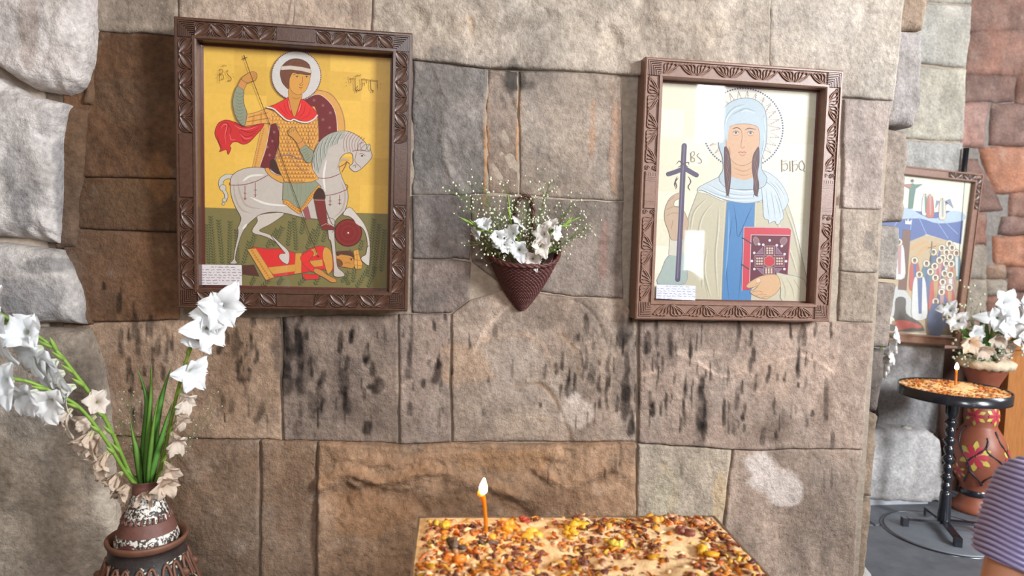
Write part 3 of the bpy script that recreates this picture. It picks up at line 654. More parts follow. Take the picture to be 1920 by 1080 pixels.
# mane
P.poly(d((330,470),(345,420),(400,320),(500,225),(620,182),(720,180),(700,260),(640,290),(620,340),(560,360),(510,400),(490,480),(440,560),(420,620),(395,700),(370,700),(340,640),(310,560)), (164,164,152), 4, None)
for q in (d((350,430),(330,540),(345,700)), d((400,340),(360,480),(380,640),(400,710)), d((450,280),(410,420),(430,580)), d((520,230),(460,380),(480,500)), d((580,205),(520,320),(500,390)), d((640,190),(580,290),(560,350)), d((690,190),(640,270),(625,340))):
    P.stroke(q, (104,104,96), 1.1, 6, True); P.stroke(np.array(q)+(1.6, .6), (206,202,192), .8, 6, True)
for k in range(7):
    x0 = 705+k*34; y0 = 185+max(0, k-1)*14
    P.dots(along(d((x0+60, y0+8), (x0+10, y0+80), (x0-2+k*2, y0+170), (x0+12+k*4, 440-k*4)), 2.1), .75, (128,34,44))
# head details
P.poly(d((925,400),(960,360),(990,340),(995,390),(970,420)), (190,182,172), 3, OLH, .8); P.poly(d((1000,400),(1015,365),(1040,345),(1040,400),(1025,425)), (190,182,172), 3, OLH, .8)
P.circ(d((938,488))[0], 2.2, (60,46,42), 10, 1.5); P.stroke(d((905,465),(940,460),(980,490)), OLH, .9, 4); P.stroke(d((820,620),(860,600),(850,640)), OLH, .9, 4)
for q in (d((815,430),(900,415),(1035,435)), d((870,440),(850,520),(855,570),(930,640)), d((880,420),(900,340),(960,320))): P.dots(along(q, 1.6), .7, (120,36,48))
for q in (d((780,590),(740,560),(735,600),(680,700)), d((650,630),(720,590),(750,560)), d((330,755),(450,772),(560,755),(660,712)), d((470,990),(600,970),(745,915)), c((345,830),(350,855),(450,858),(560,845),(700,800),(830,730)), d((745,915),(760,870),(735,850))):
    P.dots(along(q, 1.7), .85, (136,44,56))
for (x, y, L) in ((459.5,348,26),(479,342,26),(619,367,18),(637,365,18)):
    P.stroke([(x, y), (x, y+L)], (128,40,50), 1.0); P.stroke([(x-3, y+L*.55), (x+3, y+L*.55)], (128,40,50), .9); P.stroke([(x-3.4, y+L*.9), (x+3.4, y+L*.9)], (128,40,50), .9); P.circ((x, y+L), 1.2, (128,40,50), 6)
# fallen king
P.poly(e((510,768),(640,758),(700,890),(515,866)), (84,44,40), 0, OLH, .7)
P.poly([(470,467),(500,466.5),(530,467),(556,475),(568,474),(582,466),(600,461),(613,465),(624,478),(627,500),(618,512),(606,505),(566,512),(513,520),(498,523)], RED, 3, OLH, .9)
P.poly(e((562,583),(662,574),(866,898),(772,930)), (212,152,70), 0, (128,92,60), .8); P.dots(along(e((562,583),(772,930)), 2.2, 0), .7, (120,88,96)); P.dots(along(e((662,574),(866,898)), 2.2, 0), .7, (120,88,96))
for q in along(e((615,600),(810,905)), 5, 0): P.circ(q, 2, (186,120,50), 8)
P.poly(f((85,630),(155,625),(150,850),(72,860)), (208,146,64), 0, (128,92,60), .8)
P.poly(e((790,788),(1100,752),(1105,832),(855,866)), (208,146,64), 0, (128,92,60), .7); P.poly(f((245,715),(385,698),(395,770),(270,788)), (208,146,64), 0, (128,92,60), .7)
P.poly(f((245,600),(300,570),(345,640),(285,665)), (208,146,64), 0, (128,92,60), .7)
P.poly(f((410,565),(465,582),(492,640),(503,790),(450,860),(415,760),(390,660)), (208,146,64), 4, (128,92,60), .8)
P.poly(f((165,860),(345,870),(345,918),(200,925),(168,895)), RED, 0, OLH, .8)
P.poly(f((160,650),(255,598),(290,640),(240,720),(308,800),(290,842),(205,790),(145,700)), (222,46,44), 4, OLH, .9)
P.poly(f((305,800),(380,820),(440,870),(535,918),(545,950),(490,955),(410,905),(300,845)), (196,132,66), 4, OLH, .8)
P.poly(f((545,640),(620,645),(730,675),(742,790),(640,785),(570,772),(548,735)), (196,134,62), 4, OLH, .8)
P.poly(f((545,645),(545,612),(590,604),(640,600),(690,602),(728,630),(735,672),(680,650),(610,640),(560,660)), (84,50,38), 4)
P.poly(f((550,690),(590,700),(618,735),(610,770),(570,774),(552,745)), (120,74,40), 4)
P.circ(f((712,700))[0], 1.6, (60,40,34), 8); P.stroke(f((690,690),(715,685),(735,695)), INK, .8, 4); P.stroke(f((640,740),(680,735),(700,745)), INK, .7, 4); P.stroke(f((590,715),(605,740),(590,750)), INK, .8, 4)
P.poly(f((735,600),(790,588),(812,680),(838,745),(830,802),(760,806),(742,745),(748,680)), (218,156,72), 0, (120,84,50), .9)
for q in (f((745,650),(810,640)), f((745,700),(820,710)), f((750,760),(835,770)), f((775,595),(785,800))): P.stroke(q, (140,92,50), .8)
# near foreleg and hind leg over the king
P.poly([(613,410),(627,412),(627,428),(628,453),(631,487),(634,502),(644,511),(645,518),(627,518),(626,502),(625,487),(621,454),(617,448),(615,432)], HORSE, 3, OLH, .9)
P.poly(hind2[7:17], (204,192,182), 3, OLH, .8)
P.poly(fore2[5:12], (204,192,182), 3, OLH, .8)
# saddle, skirt, boot
P.poly(c((862,560),(880,530),(915,540),(960,650),(1005,725),(940,715),(880,670),(855,620)), (64,36,34), 3)
P.poly(c((790,655),(835,640),(865,690),(930,728),(1000,740),(1022,790),(1020,832),(930,795),(845,735)), (214,152,70), 3, (110,80,70), .8)
P.poly(d((190,610),(230,550),(255,570),(250,640),(215,680)), (64,36,34), 3); P.poly(d((250,575),(290,570),(310,620),(300,720),(270,720),(240,680)), (214,152,70), 3, (110,80,70), .8)
P.poly(B((832,152),(920,150),(1000,100),(1050,140),(1090,180),(1060,215),(1000,265),(955,330),(900,310),(828,270)), SAGE, 0, OLH, .8)
for q in (B((860,160),(870,260)), B((890,160),(905,290)), B((925,155),(925,300)), B((960,140),(945,310)), B((990,125),(985,250)), B((1010,125),(1040,190))): P.stroke(q, (96,104,86), 1.1, 0, True); P.stroke(np.array(q)+(2.4,0), (168,172,150), 1, 0, True)
hem = B((832,268),(868,275),(900,305),(945,332),(975,295),(1003,250),(1040,205),(1072,168),(1088,188),(1050,232),(1012,280),(975,328),(942,366),(905,342),(862,308),(832,292))
P.poly(hem, (216,154,66), 0, (130,90,60), .8)
for q in along(B((840,282),(890,312),(942,348),(990,285),(1075,182)), 5, 0): P.circ(q, 1.9, (190,120,48), 8)
P.poly(B((965,335),(1000,310),(1020,395),(985,400)), (150,80,84), 0)
P.poly(B((1038,262),(1048,215),(1076,188),(1106,210),(1113,268)), (62,34,32), 3, OLH, .7)
P.poly(B((1040,264),(1113,264),(1122,340),(1132,428),(1180,455),(1172,472),(1098,472),(1086,440),(1062,380)), (120,42,40), 0, OLH, .8)
P.stroke(B((1042,270),(1112,272)), (196,150,140), 1.0); P.stroke(B((1090,445),(1120,430),(1150,440)), (196,150,140), .9)
P.stroke(B((1120,330),(1160,430),(1185,440),(1165,490)), (70,60,56), .9, 4)
# armour
torso = [(505,214),(520,204),(542,194),(556,198),(590,200),(596,215),(598,250),(597,262),(590,280),(583,300),(586,318),(598,335),(585,341),(565,343),(545,343),(534,340),(524,320),(516,296),(523,278),(524,240),(518,231),(505,234)]
P.poly(torso, (222,162,78), 0, (120,84,56), .9)
P.poly(A((578,702),(640,690),(720,662),(765,680),(760,760),(690,762),(570,782)), (222,162,84), 0, (120,84,56), .9)
P.poly(A((1000,745),(1064,712),(1070,800),(1072,870),(1040,935),(1005,900)), (218,158,82), 0, (120,84,56), .8)
def in_poly(p, poly):
    x, y = p; ins = False; n = len(poly)
    for i in range(n):
        x1, y1 = poly[i]; x2, y2 = poly[(i+1) % n]
        if (y1 > y) != (y2 > y) and x < (x2-x1)*(y-y1)/(y2-y1)+x1: ins = not ins
    return ins
for r in range(18):
    for k in range(20):
        x = 506+k*6+(3 if r % 2 else 0); y = 216+r*7.2
        if all(in_poly(q, torso) for q in ((x-2.5, y), (x+2.5, y), (x, y+4))):
            P.stroke([(x-3, y-2), (x-2.4, y+2), (x, y+3.4), (x+2.4, y+2), (x+3, y-2)], (172,108,48), .7); P.circ((x, y-.3), 1.4, (236,184,104), 6)
for q in (A((600,720),(730,690)), A((590,750),(740,725)), A((640,700),(630,775)), A((690,685),(685,760))): P.stroke(q, (176,112,56), .8)
P.stroke(c((915,530),(960,495),(1040,480),(1120,480),(1170,500),(1220,525),(1290,520)), (150,120,120), 1.8, 4); P.stroke(c((1080,290),(1095,400),(1130,520),(1240,640),(1320,710)), (170,120,120), .9, 4)
# raised arm
P.poly(a((445,555),(525,600),(520,690),(535,800),(566,890),(552,1000),(530,1055),(478,1025),(420,930),(388,800),(395,680)), SAGE, 4, OLH, .9)
for y in range(620, 1000, 42): P.stroke(a((420-abs(y-800)*.05, y), (470, y+34), (530, y+8)), (104,110,94), .9, 4, True)
P.poly(a((490,465),(566,515),(526,602),(448,552)), (206,140,80), 0, (120,84,60), .8)
P.poly(a((495,462),(550,410),(610,376),(660,374),(692,400),(690,440),(668,482),(635,490),(585,512),(556,510)), (200,140,68), 4, OLH, .8)
for q in (a((640,395),(685,405)), a((640,420),(688,428)), a((640,445),(680,455))): P.stroke(q, (130,86,44), .7)
# bent arm
P.poly(d((150,402),(226,350),(275,395),(322,425),(318,500),(285,575),(225,560),(190,490)), SAGE, 3, OLH, .9)
for k in range(5): P.stroke(d((172+k*14, 420+k*32), (210+k*10, 415+k*30), (250+k*9, 385+k*28)), (104,110,94), .9, 4, True)
P.poly(d((115,332),(188,290),(228,350),(150,402)), (208,142,78), 0, (120,84,60), .8)
P.poly(d((5,190),(20,155),(60,128),(90,130),(110,170),(150,230),(188,295),(125,330),(65,265),(12,225)), (204,146,72), 3, OLH, .8)
for q in (d((30,165),(20,205)), d((55,150),(45,190)), d((80,145),(72,185))): P.stroke(q, (130,86,44), .7)
# halo, neck, head
P.circ((556,142.6), 46, (206,198,192), 48)
P.dots(ring_pts((556,142.6), 46, 84), 1.25, (96,64,84), 6)
P.poly(b((18,560),(170,640),(172,720),(110,900),(75,950),(20,780)), (202,142,66), 3, (130,90,50), .7)
P.stroke(b((45,690),(110,715),(165,690)), (160,104,50), 1.2, 5, True)
P.poly(b((10,480),(18,420),(60,375),(160,385),(280,400),(286,440),(262,540),(225,610),(170,655),(110,660),(55,620),(22,560)), (212,152,72), 4, (130,86,50), .8)
P.poly([(528,150),(526,138),(529,126),(537,117),(548,111.5),(560,111),(572,115),(580,122),(583,132),(583,140),(574,141),(560,138),(550,137),(546,142),(543,150),(542,167),(536,163),(531,157)], (112,66,48), 3, (62,40,34), .9)
for q in ([(532,132),(536,122),(546,115)],[(545,126),(556,116)],[(558,120),(570,118)],[(531,145),(536,155),(541,160)]): P.stroke(q, (78,46,36), .8, 4)
P.poly([(528,125),(545,123.6),(565,126),(583,130),(583.5,138),(565,133.6),(545,131),(527.5,132)], (206,188,172), 0, (140,110,96), .7)
P.stroke(b((70,415),(110,395),(150,405)), (96,60,36), 1.1, 4); P.stroke(b((210,412),(245,398),(280,412)), (96,60,36), 1.1, 4)
for ex, ey in b((118,435),(240,437)): P.circ((ex, ey), 3, (226,186,128), 10, 1.7); P.circ((ex, ey), 1.5, (70,44,34), 8); P.stroke([(ex-3.4, ey), (ex, ey-1.8), (ex+3.4, ey)], (86,56,36), .7, 4)
P.stroke(b((190,430),(186,500),(150,535),(175,548),(195,530)), (140,90,44), .9, 4); P.stroke(b((145,568),(165,575),(190,568)), (150,70,50), 1.2, 4); P.stroke(b((155,590),(180,590)), (150,96,56), .8)
# mantle on the shoulders
P.poly(A((718,655),(780,635),(850,598),(868,588),(880,640),(908,722),(938,650),(958,598),(1010,635),(1066,702),(1040,735),(990,750),(945,742),(905,728),(880,738),(845,725),(805,690),(768,662)), (222,46,46), 3, (110,30,30), .9)
for q in (A((860,600),(870,660),(900,715)), A((840,615),(850,670),(885,720)), A((800,640),(830,680),(870,722)), A((962,610),(950,670),(920,720)), A((985,630),(970,690),(930,728)), A((1020,660),(1000,710),(950,735))): P.stroke(q, (166,26,34), 1.1, 5, True)
for q in (A((868,610),(885,680)), A((955,625),(935,690))): P.stroke(q, (242,120,112), 2.0, 4, True)
P.stroke(A((722,652),(770,665),(810,700),(850,735),(885,745),(905,735),(945,750),(995,755),(1040,735),(1066,705)), (110,90,84), 3.4, 5); P.stroke(A((722,652),(770,665),(810,700),(850,735),(885,745),(905,735),(945,750),(995,755),(1040,735),(1066,705)), (222,210,198), 2.6, 5)
# spear
sp = [(458.5,104.5),(466,127),(476,154),(492,196),(508,237),(522,278),(543,336),(558,377),(569.5,408),(583,445),(597.5,481)]
P.stroke(sp, (78,50,40), 1.1); P.stroke([(456,111),(464.5,108)], (78,50,40), 1.3); P.stroke([(458,104),(460.5,113)], (78,50,40), 1.6)
P.circ(f((345,665))[0], 1.4, (60,40,40), 6)
# painted letters
TX = (104, 72, 34)
P.stroke(a((215,338),(216,430),(215,522)), TX, 1.5, 0, True); P.stroke(a((212,350),(240,340),(262,360),(250,390),(222,402),(258,410),(274,440),(258,470),(232,470)), TX, .9, 5)
P.stroke(a((330,352),(312,372),(325,410),(358,440),(366,468),(346,490),(318,482)), TX, 1.1, 5); P.stroke(a((248,305),(275,292),(310,298)), TX, .7, 4)
P.dots(a((172,408),(175,448),(303,455),(390,402),(395,438)), .7, TX)
for q in (b((770,455),(862,462)), b((935,462),(1052,478)), b((1052,478),(1140,488))): P.stroke(q, TX, .9)
P.stroke(b((795,462),(800,505),(790,510)), TX, 1.3); P.stroke(b((850,462),(855,590),(875,612),(868,635)), TX, 1.4, 4); P.stroke(b((935,462),(938,560),(925,600),(890,605),(872,580),(885,552)), TX, 1.2, 5)
P.stroke(b((938,520),(965,518),(970,540),(958,545)), TX, .9, 4); P.stroke(b((990,475),(996,512),(986,515)), TX, 1.2); P.stroke(b((1045,478),(1050,590),(1078,612),(1070,635)), TX, 1.4, 4); P.stroke(b((1130,488),(1132,540),(1135,600)), TX, 1.4, 0, True)
P.stroke(b((845,440),(880,415),(895,425),(925,410)), TX, .8, 4); P.dots(b((738,505),(740,550),(1175,525),(1175,575),(762,440),(965,460),(1065,465)), .8, TX)
P.build(icon_rider)
P = Paint(icon_rider, .0355, .85)
P.poly([(377,496),(453,497),(454,535),(377,534)], (222,212,212)); text_lines(P, 379, 500.5, 450, 7, 5.0, .01, (110,84,92), .9)
P.build(icon_rider, 'caption_card', label='white printed caption card')
# ---- icon of the veiled woman saint
RW, RH, RX, RZ, RLEAN = .7047, .8632, 1.0857, 1.3496, -.0098
_k = (2.25-.078)/(2.25-.06); RW *= _k; RH *= _k; RX *= _k; RZ = 1.6+(RZ-1.6)*_k
icon_nun = empty('framed_icon', (RX, -.078, RZ), (RLEAN, 0, 0), label='carved-frame icon of a veiled woman holding a cross and a red book', cat='icon')
FWR = .062
BDR = frame_geometry(icon_nun, RW, RH, FWR, .070, M_CARVED_LIGHT)
for fx in (-1, 1):
    for fz in (-1, 1): corner_block(BDR[2 if fz > 0 else 0], fx*(RW/2-.034), RH/2+fz*(RH/2-.034), .046, -fx, -fz, M_CARVED_LIGHT)
def scroll_mesh(mir=1):
    """half of an acanthus pair: a stem swinging across the band with three hooked leaves"""
    m = MB(); S_ = .056
    def crv(pts, r0, r1):
        p = catmull([(mir*x*S_, .0035, z*S_) for x, z in pts], 5); m.tube(p, np.linspace(r0, r1, len(p)), 6, flat=.9)
    crv([(-.5, .34), (-.38, .18), (-.2, -.02), (.05, -.18), (.3, -.28), (.5, -.34)], .0022, .0030)
    crv([(-.47, .30), (-.36, .30), (-.28, .16), (-.12, .04), (.10, -.10), (.34, -.26)], .0030, .0016)
    crv([(-.24, .34), (-.10, .30), (.02, .16), (.08, .02), (.22, -.14), (.40, -.28)], .0034, .0016)
    crv([(-.02, .36), (.14, .32), (.24, .18), (.24, .02), (.32, -.14), (.44, -.28)], .0032, .0016)
    crv([(.22, .36), (.38, .30), (.44, .14), (.42, -.04), (.46, -.24)], .0030, .0016)
    for x, z in ((-.47, .30), (-.26, .32), (-.04, .35), (.20, .355)): m.blob((mir*x*S_, .0028, z*S_-.001), .0036, 4, 6)
    me = bpy.data.meshes.new('acanthus'); me.from_pydata(m.v, [], m.f); me.polygons.foreach_set('use_smooth', np.ones(len(me.polygons), bool)); return me
sc_p, sc_m = scroll_mesh(1), scroll_mesh(-1)
def acanthus(x, z, ang, mir): place_child('carved_leaf', sc_p if mir > 0 else sc_m, M_CARVED_LIGHT, BDR[2 if z > RH-.06 else 0 if z < .06 else 1 if x > 0 else 3], (x, 0, z), ang)
nH = 10; span = RW-.124; stp = span/nH
for i in range(nH):
    acanthus(-RW/2+.062+stp*(i+.5), RH-.034, 0, 1 if i % 2 else -1)
    acanthus(-RW/2+.062+stp*(i+.5), .034, math.pi, 1 if i % 2 else -1)
for sx in (-1, 1):
    for k in range(5):
        acanthus(sx*(RW/2-.034), RH-.062-.056*(k+.5), math.pi/2*sx if k % 2 == 0 else math.pi/2*sx, 1 if (k % 2 == 0) == (sx > 0) else -1)
        acanthus(sx*(RW/2-.034), .062+.056*(k+.5), math.pi/2*sx, 1 if (k % 2 == 0) == (sx < 0) else -1)
    m = MB(); x0 = sx*(RW/2-.034); z0 = .062+.056*5+.026; z1 = RH-.062-.056*5-.026
    m.box((x0-.019, -.0005, z0), (x0+.019, .008, z1))
    for zz_ in (z0+.012, z0+.018, z0+.024, z1-.030, z1-.024, z1-.018): m.box((x0-.019, -.0018, zz_-.0012), (x0+.019, .004, zz_+.0012))
    for q in range(5): m.box((x0-.016+q*.008-.0012, -.0018, z1-.014), (x0-.016+q*.008+.0012, .004, z1-.004))
    m.build('plain_field', M_CARVED_LIGHT, BDR[1 if sx > 0 else 3], smooth=False)
    for zz_ in (z0-.012, z1+.012):
        for dx in (-.013, .013):
            m = MB(); m.tube([(x0+dx+(.0085-.0011*t)*math.cos(t*1.3), .002, zz_+(.0085-.0011*t)*math.sin(t*1.3)) for t in np.linspace(0, 6.5, 22)], .0018, 5)
            m.build('carved_spiral', M_CARVED_LIGHT, BDR[1 if sx > 0 else 3])
xi = RW/2-FWR; zi = FWR
m = MB()
for (a_, b_) in (((-xi, .038, zi), (-xi+.006, .047, RH-zi)), ((xi-.006, .038, zi), (xi, .047, RH-zi)), ((-xi, .038, zi), (xi, .047, zi+.005)), ((-xi, .038, RH-zi-.006), (xi, .047, RH-zi))): m.box(a_, b_)
m.build('inner_slip', bpy.data.materials['dark_red_slip'], icon_nun, smooth=False)
m = MB(); m.box((-xi+.0005, .031, zi+.0005), (xi-.0005, .033, RH-zi-.0005)); m.build('glass_pane', M_GLASS, icon_nun, smooth=False)

P = Paint(icon_nun, .046, .76)
A = zz(1170, 90, 4.153); B = zz(1170, 350, 4.153); a = zz(1300, 140, 4.5); b = zz(1220, 340, 4.5)
OB = (140, 148, 156)
P.uvpoly([(-xi, zi), (xi, zi), (xi, RH-zi), (-xi, RH-zi)], (244, 238, 214))
gr = random.Random(8); P.hold = True; P.k += 1
for gx in range(6):
    for gz in range(8):
        x0 = -xi+gx*2*xi/6; z0 = zi+gz*(RH-2*zi)/8; t = gr.uniform(-6, 6)
        P.uvpoly([(x0, z0), (x0+2*xi/6-.0006, z0), (x0+2*xi/6-.0006, z0+(RH-2*zi)/8-.0006), (x0, z0+(RH-2*zi)/8-.0006)], (244+t, 238+t, 214+t*1.5))
P.hold = False
hc = (1393, 240.5); hr = 75.5
P.circ(hc, hr, (226, 218, 206), 60); P.circ(hc, hr-3, (232, 226, 212), 60)
P.dots(ring_pts(hc, hr-.6, 96), 1.8, (92, 100, 142), 6)
HL = (160, 128, 118)
for k in range(26):
    t0 = 2*math.pi*k/26; t1 = 2*math.pi*(k+.5)/26; t2 = 2*math.pi*(k+1)/26
    o0 = (hc[0]+(hr-5)*math.cos(t0), hc[1]+(hr-5)*math.sin(t0)); i1 = (hc[0]+46*math.cos(t1), hc[1]+46*math.sin(t1)); o2 = (hc[0]+(hr-5)*math.cos(t2), hc[1]+(hr-5)*math.sin(t2))
    P.stroke([o0, i1, o2], HL, .7)
    i1b = (hc[0]+52*math.cos(t1), hc[1]+52*math.sin(t1)); P.stroke([(o0[0]*.92+hc[0]*.08, o0[1]*.92+hc[1]*.08), i1b], (200,180,170), .6)
    P.dots([((o0[0]*w_+i1[0]*(1-w_))+1, (o0[1]*w_+i1[1]*(1-w_))+1) for w_ in (.3, .5, .7, .85)], .8, (170,120,120))
# mantle and dress
P.poly(b((325,280),(395,90),(480,110),(600,165),(890,175),(1150,170),(1205,340),(1255,540),(1312,800),(1330,1012),(50,1012),(56,850),(100,730),(150,650),(230,610),(290,470),(312,350)), (208,198,172), 0, OB, 1.0)
for q in (b((520,180),(430,300),(400,460),(430,700),(480,980)), b((570,220),(560,420),(540,640),(560,980)), b((460,150),(360,260),(330,420)), b((1010,300),(1100,420),(1180,620),(1230,780)), b((1130,230),(1200,420),(1260,680)), b((640,180),(640,180)), b((470,560),(450,760),(500,980)), b((350,520),(420,700),(430,900))):
    if q[0] != q[-1]: P.stroke(q, (178,170,148), 2.2, 5, True); P.stroke(np.array(q)+(3, 0), (228,220,196), 2.0, 5, True)
P.poly(b((645,170),(880,178),(872,400),(846,1008),(600,1008),(612,600),(632,300)), (82,138,192), 0, None)
for q in (b((700,190),(720,330),(740,470),(830,250)), b((735,480),(780,380),(860,200)), b((690,300),(660,520),(640,760),(660,1000)), b((780,420),(770,640),(740,1000))): P.stroke(q, (52,98,152), 1.6, 4, True)
for q in (b((660,240),(655,500),(630,800)), b((800,420),(800,560))): P.stroke(q, (120,170,214), 3, 4, True)
P.dots(along(b((630,165),(615,400),(600,700),(588,1000)), 1.9), .95, (226,214,186)); P.dots(along(b((890,178),(880,380)), 1.9), .95, (226,214,186))
P.stroke(b((642,170),(622,480),(606,800),(600,1008)), (150,140,110), .8, 5)
# under-sleeve, cuff, hand with the staff
P.poly(b((150,630),(290,606),(300,700),(290,862),(60,866),(92,750)), (176,190,184), 3, OB, .9)
P.poly(b((160,485),(232,492),(228,632),(152,622)), (222,216,200), 0, (180,172,150), .8)
SK = (206,178,152)
P.poly(b((172,490),(150,420),(118,330),(118,250),(140,180),(175,130),(235,98),(256,116),(250,140),(205,165),(196,205),(240,215),(268,232),(300,290),(318,350),(305,420),(285,480),(235,495)), SK, 3, (150,124,104), .9)
for q in (b((130,240),(190,215),(250,225)), b((135,290),(190,265),(245,275)), b((150,170),(200,130)), b((185,330),(175,400))): P.stroke(q, (160,130,108), .8, 4)
ST = (96, 86, 112)
P.stroke([(1283,273),(1277,400),(1270.5,524)], ST, 9.5); P.circ((1283,273), 4.7, ST, 12); P.circ((1270.5,524), 4.7, ST, 12)
for q in (A((470,935),(400,965),(345,982)), A((470,935),(520,965),(565,990))): P.stroke(q, ST, 8.5, 4); P.circ(q[-1], 4.2, ST, 12)
P.stroke([(1283,272),(1276,400),(1270,522)], (132,122,148), 2)
for q in (A((410,905),(430,880),(460,900),(500,890),(505,910)), A((415,1000),(400,1040),(410,1075),(400,1100)), A((500,1000),(520,1040),(500,1080),(515,1110)), A((420,930),(460,910),(500,925)), A((425,1010),(395,1050),(400,1085))): P.stroke(q, (104,76,84), 1.8, 5, True)
# veil over the shoulders
P.poly(b((395,85),(402,55),(450,25),(560,-30),(640,-70),(780,-90),(950,-90),(1040,-40),(1100,20),(1150,110),(1160,175),(1130,235),(1100,240),(1075,130),(1010,60),(945,150),(900,172),(800,184),(700,172),(600,148),(500,105),(430,75)), (206,216,222), 3, OB, 1.0)
for q in (b((430,50),(560,110),(700,145),(880,145)), b((480,20),(600,85),(740,115),(900,110)), b((560,-10),(660,50),(780,75),(900,65)), b((640,-40),(740,20),(860,25)), b((1050,10),(1110,90),(1130,180)), b((1000,0),(1060,60),(1100,150))): P.stroke(q, (168,182,192), 1.5, 5, True); P.stroke(np.array(q)+(0, 3), (230,236,238), 1.8, 5, True)
P.poly(b((940,10),(1010,30),(1060,90),(1095,190),(1122,300),(1098,330),(1086,358),(1060,362),(1048,335),(1020,345),(995,355),(990,325),(955,305),(945,180)), (210,220,224), 3, OB, 1.0)
for q in (b((970,60),(985,200),(1000,320)), b((1010,70),(1035,200),(1050,320)), b((1045,110),(1080,220),(1095,310))): P.stroke(q, (166,180,190), 1.4, 5, True)
# neck, face, hair braids, veil on the head
P.poly(a((235,330),(262,275),(330,222),(430,198),(520,212),(588,268),(614,350),(620,450),(612,590),(580,690),(578,800),(620,880),(560,960),(300,960),(215,880),(250,800),(245,700),(212,590),(232,480)), (190,204,212), 4, (128,140,152), 1.2)
for q in (a((262,480),(275,360),(340,280),(430,250)), a((300,440),(330,340),(430,300),(530,340),(570,440)), a((580,420),(595,540),(570,680)), a((590,340),(606,460)), a((350,330),(430,285),(520,310))): P.stroke(q, (158,174,186), 1.8, 5, True); P.stroke(np.array(q)+(1, 4), (216,226,230), 2, 5, True)
P.poly(a((318,660),(505,660),(500,770),(506,870),(430,892),(318,862)), (220,176,140), 0, None)
P.stroke(a((330,780),(420,815),(495,785)), (196,146,112), 1.8, 5, True); P.stroke(a((350,835),(430,850),(490,832)), (198,150,116), 1.4, 5, True)
P.poly(a((276,590),(282,500),(312,435),(360,420),(430,416),(500,425),(545,450),(556,530),(546,640),(515,705),(465,752),(405,768),(345,745),(302,690)), (222,178,144), 4, (160,120,96), .9)
P.poly(a((300,455),(330,425),(430,412),(520,424),(552,455),(565,540),(590,560),(592,420),(520,330),(430,310),(330,340),(275,430),(272,520),(284,560)), (194,208,216), 3, None)
P.poly(a((300,600),(312,640),(310,690),(296,660)), (200,150,116), 3)
for q in (a((325,458),(370,448),(405,470)), a((432,470),(470,452),(530,465))): P.stroke(q, (92,80,88), 1.7, 5, True)
for ex, ey in a((357,490),(480,492)):
    P.circ((ex, ey), 5.2, (232,206,184), 12, 2.9); P.circ((ex+.2, ey-.2), 2.6, (104,116,136), 10); P.circ((ex+.2, ey-.2), 1.2, (50,50,62), 8)
    P.stroke([(ex-6, ey+.5), (ex-2, ey-3), (ex+3, ey-2.6), (ex+6.5, ey+.8)], (96,74,72), 1.0, 4); P.stroke([(ex-5, ey+4), (ex, ey+5.5), (ex+5, ey+4)], (178,132,108), .9, 4)
P.stroke(a((405,470),(410,530),(400,600),(412,622),(432,606)), (180,130,104), 1.1, 5); P.stroke(a((422,470),(424,590)), (240,208,180), 1.6, 0, True)
P.stroke(a((378,660),(398,652),(412,658),(428,652),(444,662)), (182,104,98), 1.6, 4); P.stroke(a((392,672),(412,684),(432,672)), (200,130,118), 1.6, 4)
BRD = (98, 64, 68)
P.poly(a((262,612),(290,630),(308,700),(316,790),(312,900),(302,985),(288,1024),(276,985),(264,880),(260,740)), BRD, 3, (64,42,48), .8)
P.poly(a((552,614),(525,640),(502,690),(494,790),(508,890),(506,970),(522,1020),(540,1015),(552,930),(540,840),(554,740)), BRD, 3, (64,42,48), .8)
for q in (a((275,650),(300,740),(280,840),(300,930)), a((300,680),(280,780),(304,870),(284,970)), a((540,650),(510,740),(540,840),(520,940)), a((515,700),(540,790),(515,880),(535,970))): P.stroke(q, (140,100,96), .9, 5)
for q in (a((280,1000),(275,1035)), a((292,1000),(300,1030)), a((515,1000),(505,1030)), a((535,1000),(545,1032))): P.stroke(q, (76,52,58), .9)
# book
P.poly(b((785,384),(1165,392),(1186,410),(1170,600),(1158,790),(1000,830),(830,912),(768,918)), (212,66,82), 0, (120,40,56), .8)
P.dots(along(b((768,918),(785,386),(1165,392),(1186,410),(1170,600),(1158,780)), 1.9, 0), .85, (226,212,218))
P.poly(b((846,450),(1172,456),(1160,600),(1150,790),(1000,830),(830,900)), (106,38,58), 0); P.dots(along(b((832,890),(846,452),(1172,456)), 1.9, 0), .85, (226,212,218))
cx, cy = b((1000,674))[0]
for (x0, y0, x1, y1) in ((960,545,1045,625),(1045,628,1125,718),(878,628,955,718),(950,725,1040,785)):
    q = b((x0,y0),(x1,y0),(x1,y1),(x0,y1)); P.poly(q, (126,66,80)); P.dots(along(q+[q[0]], 1.8, 0), .6, (214,198,200)); 
    P.dots([b((x0+(x1-x0)*i/4, y0+(y1-y0)*j/4))[0] for i in (1, 2, 3) for j in (1, 2, 3)], 1.9, (214,196,176), 8)
P.circ((cx, cy), 10.8, (176,150,140), 20); P.circ((cx, cy), 9.6, (204,52,66), 20)
for q in (b((890,612),(945,555),(950,612)), b((1058,552),(1110,615),(1055,612)), b((890,730),(945,740),(945,785)), b((1050,735),(1110,735),(1055,780))): P.poly(q, (140,104,130), 0, (186,160,180), .7)
for q in (b((866,480),(885,468),(905,485),(912,510),(888,540),(868,515)), b((1090,500),(1110,476),(1140,478),(1148,505),(1120,540),(1095,520))): P.poly(q, (150,110,116), 3, (190,160,160), .7)
P.dots(b((913,530),(948,535),(1062,540),(1104,546),(872,604),(1128,614),(852,672),(1140,674),(873,740),(1126,740),(1002,498)), 2.5, (226,220,230), 10)
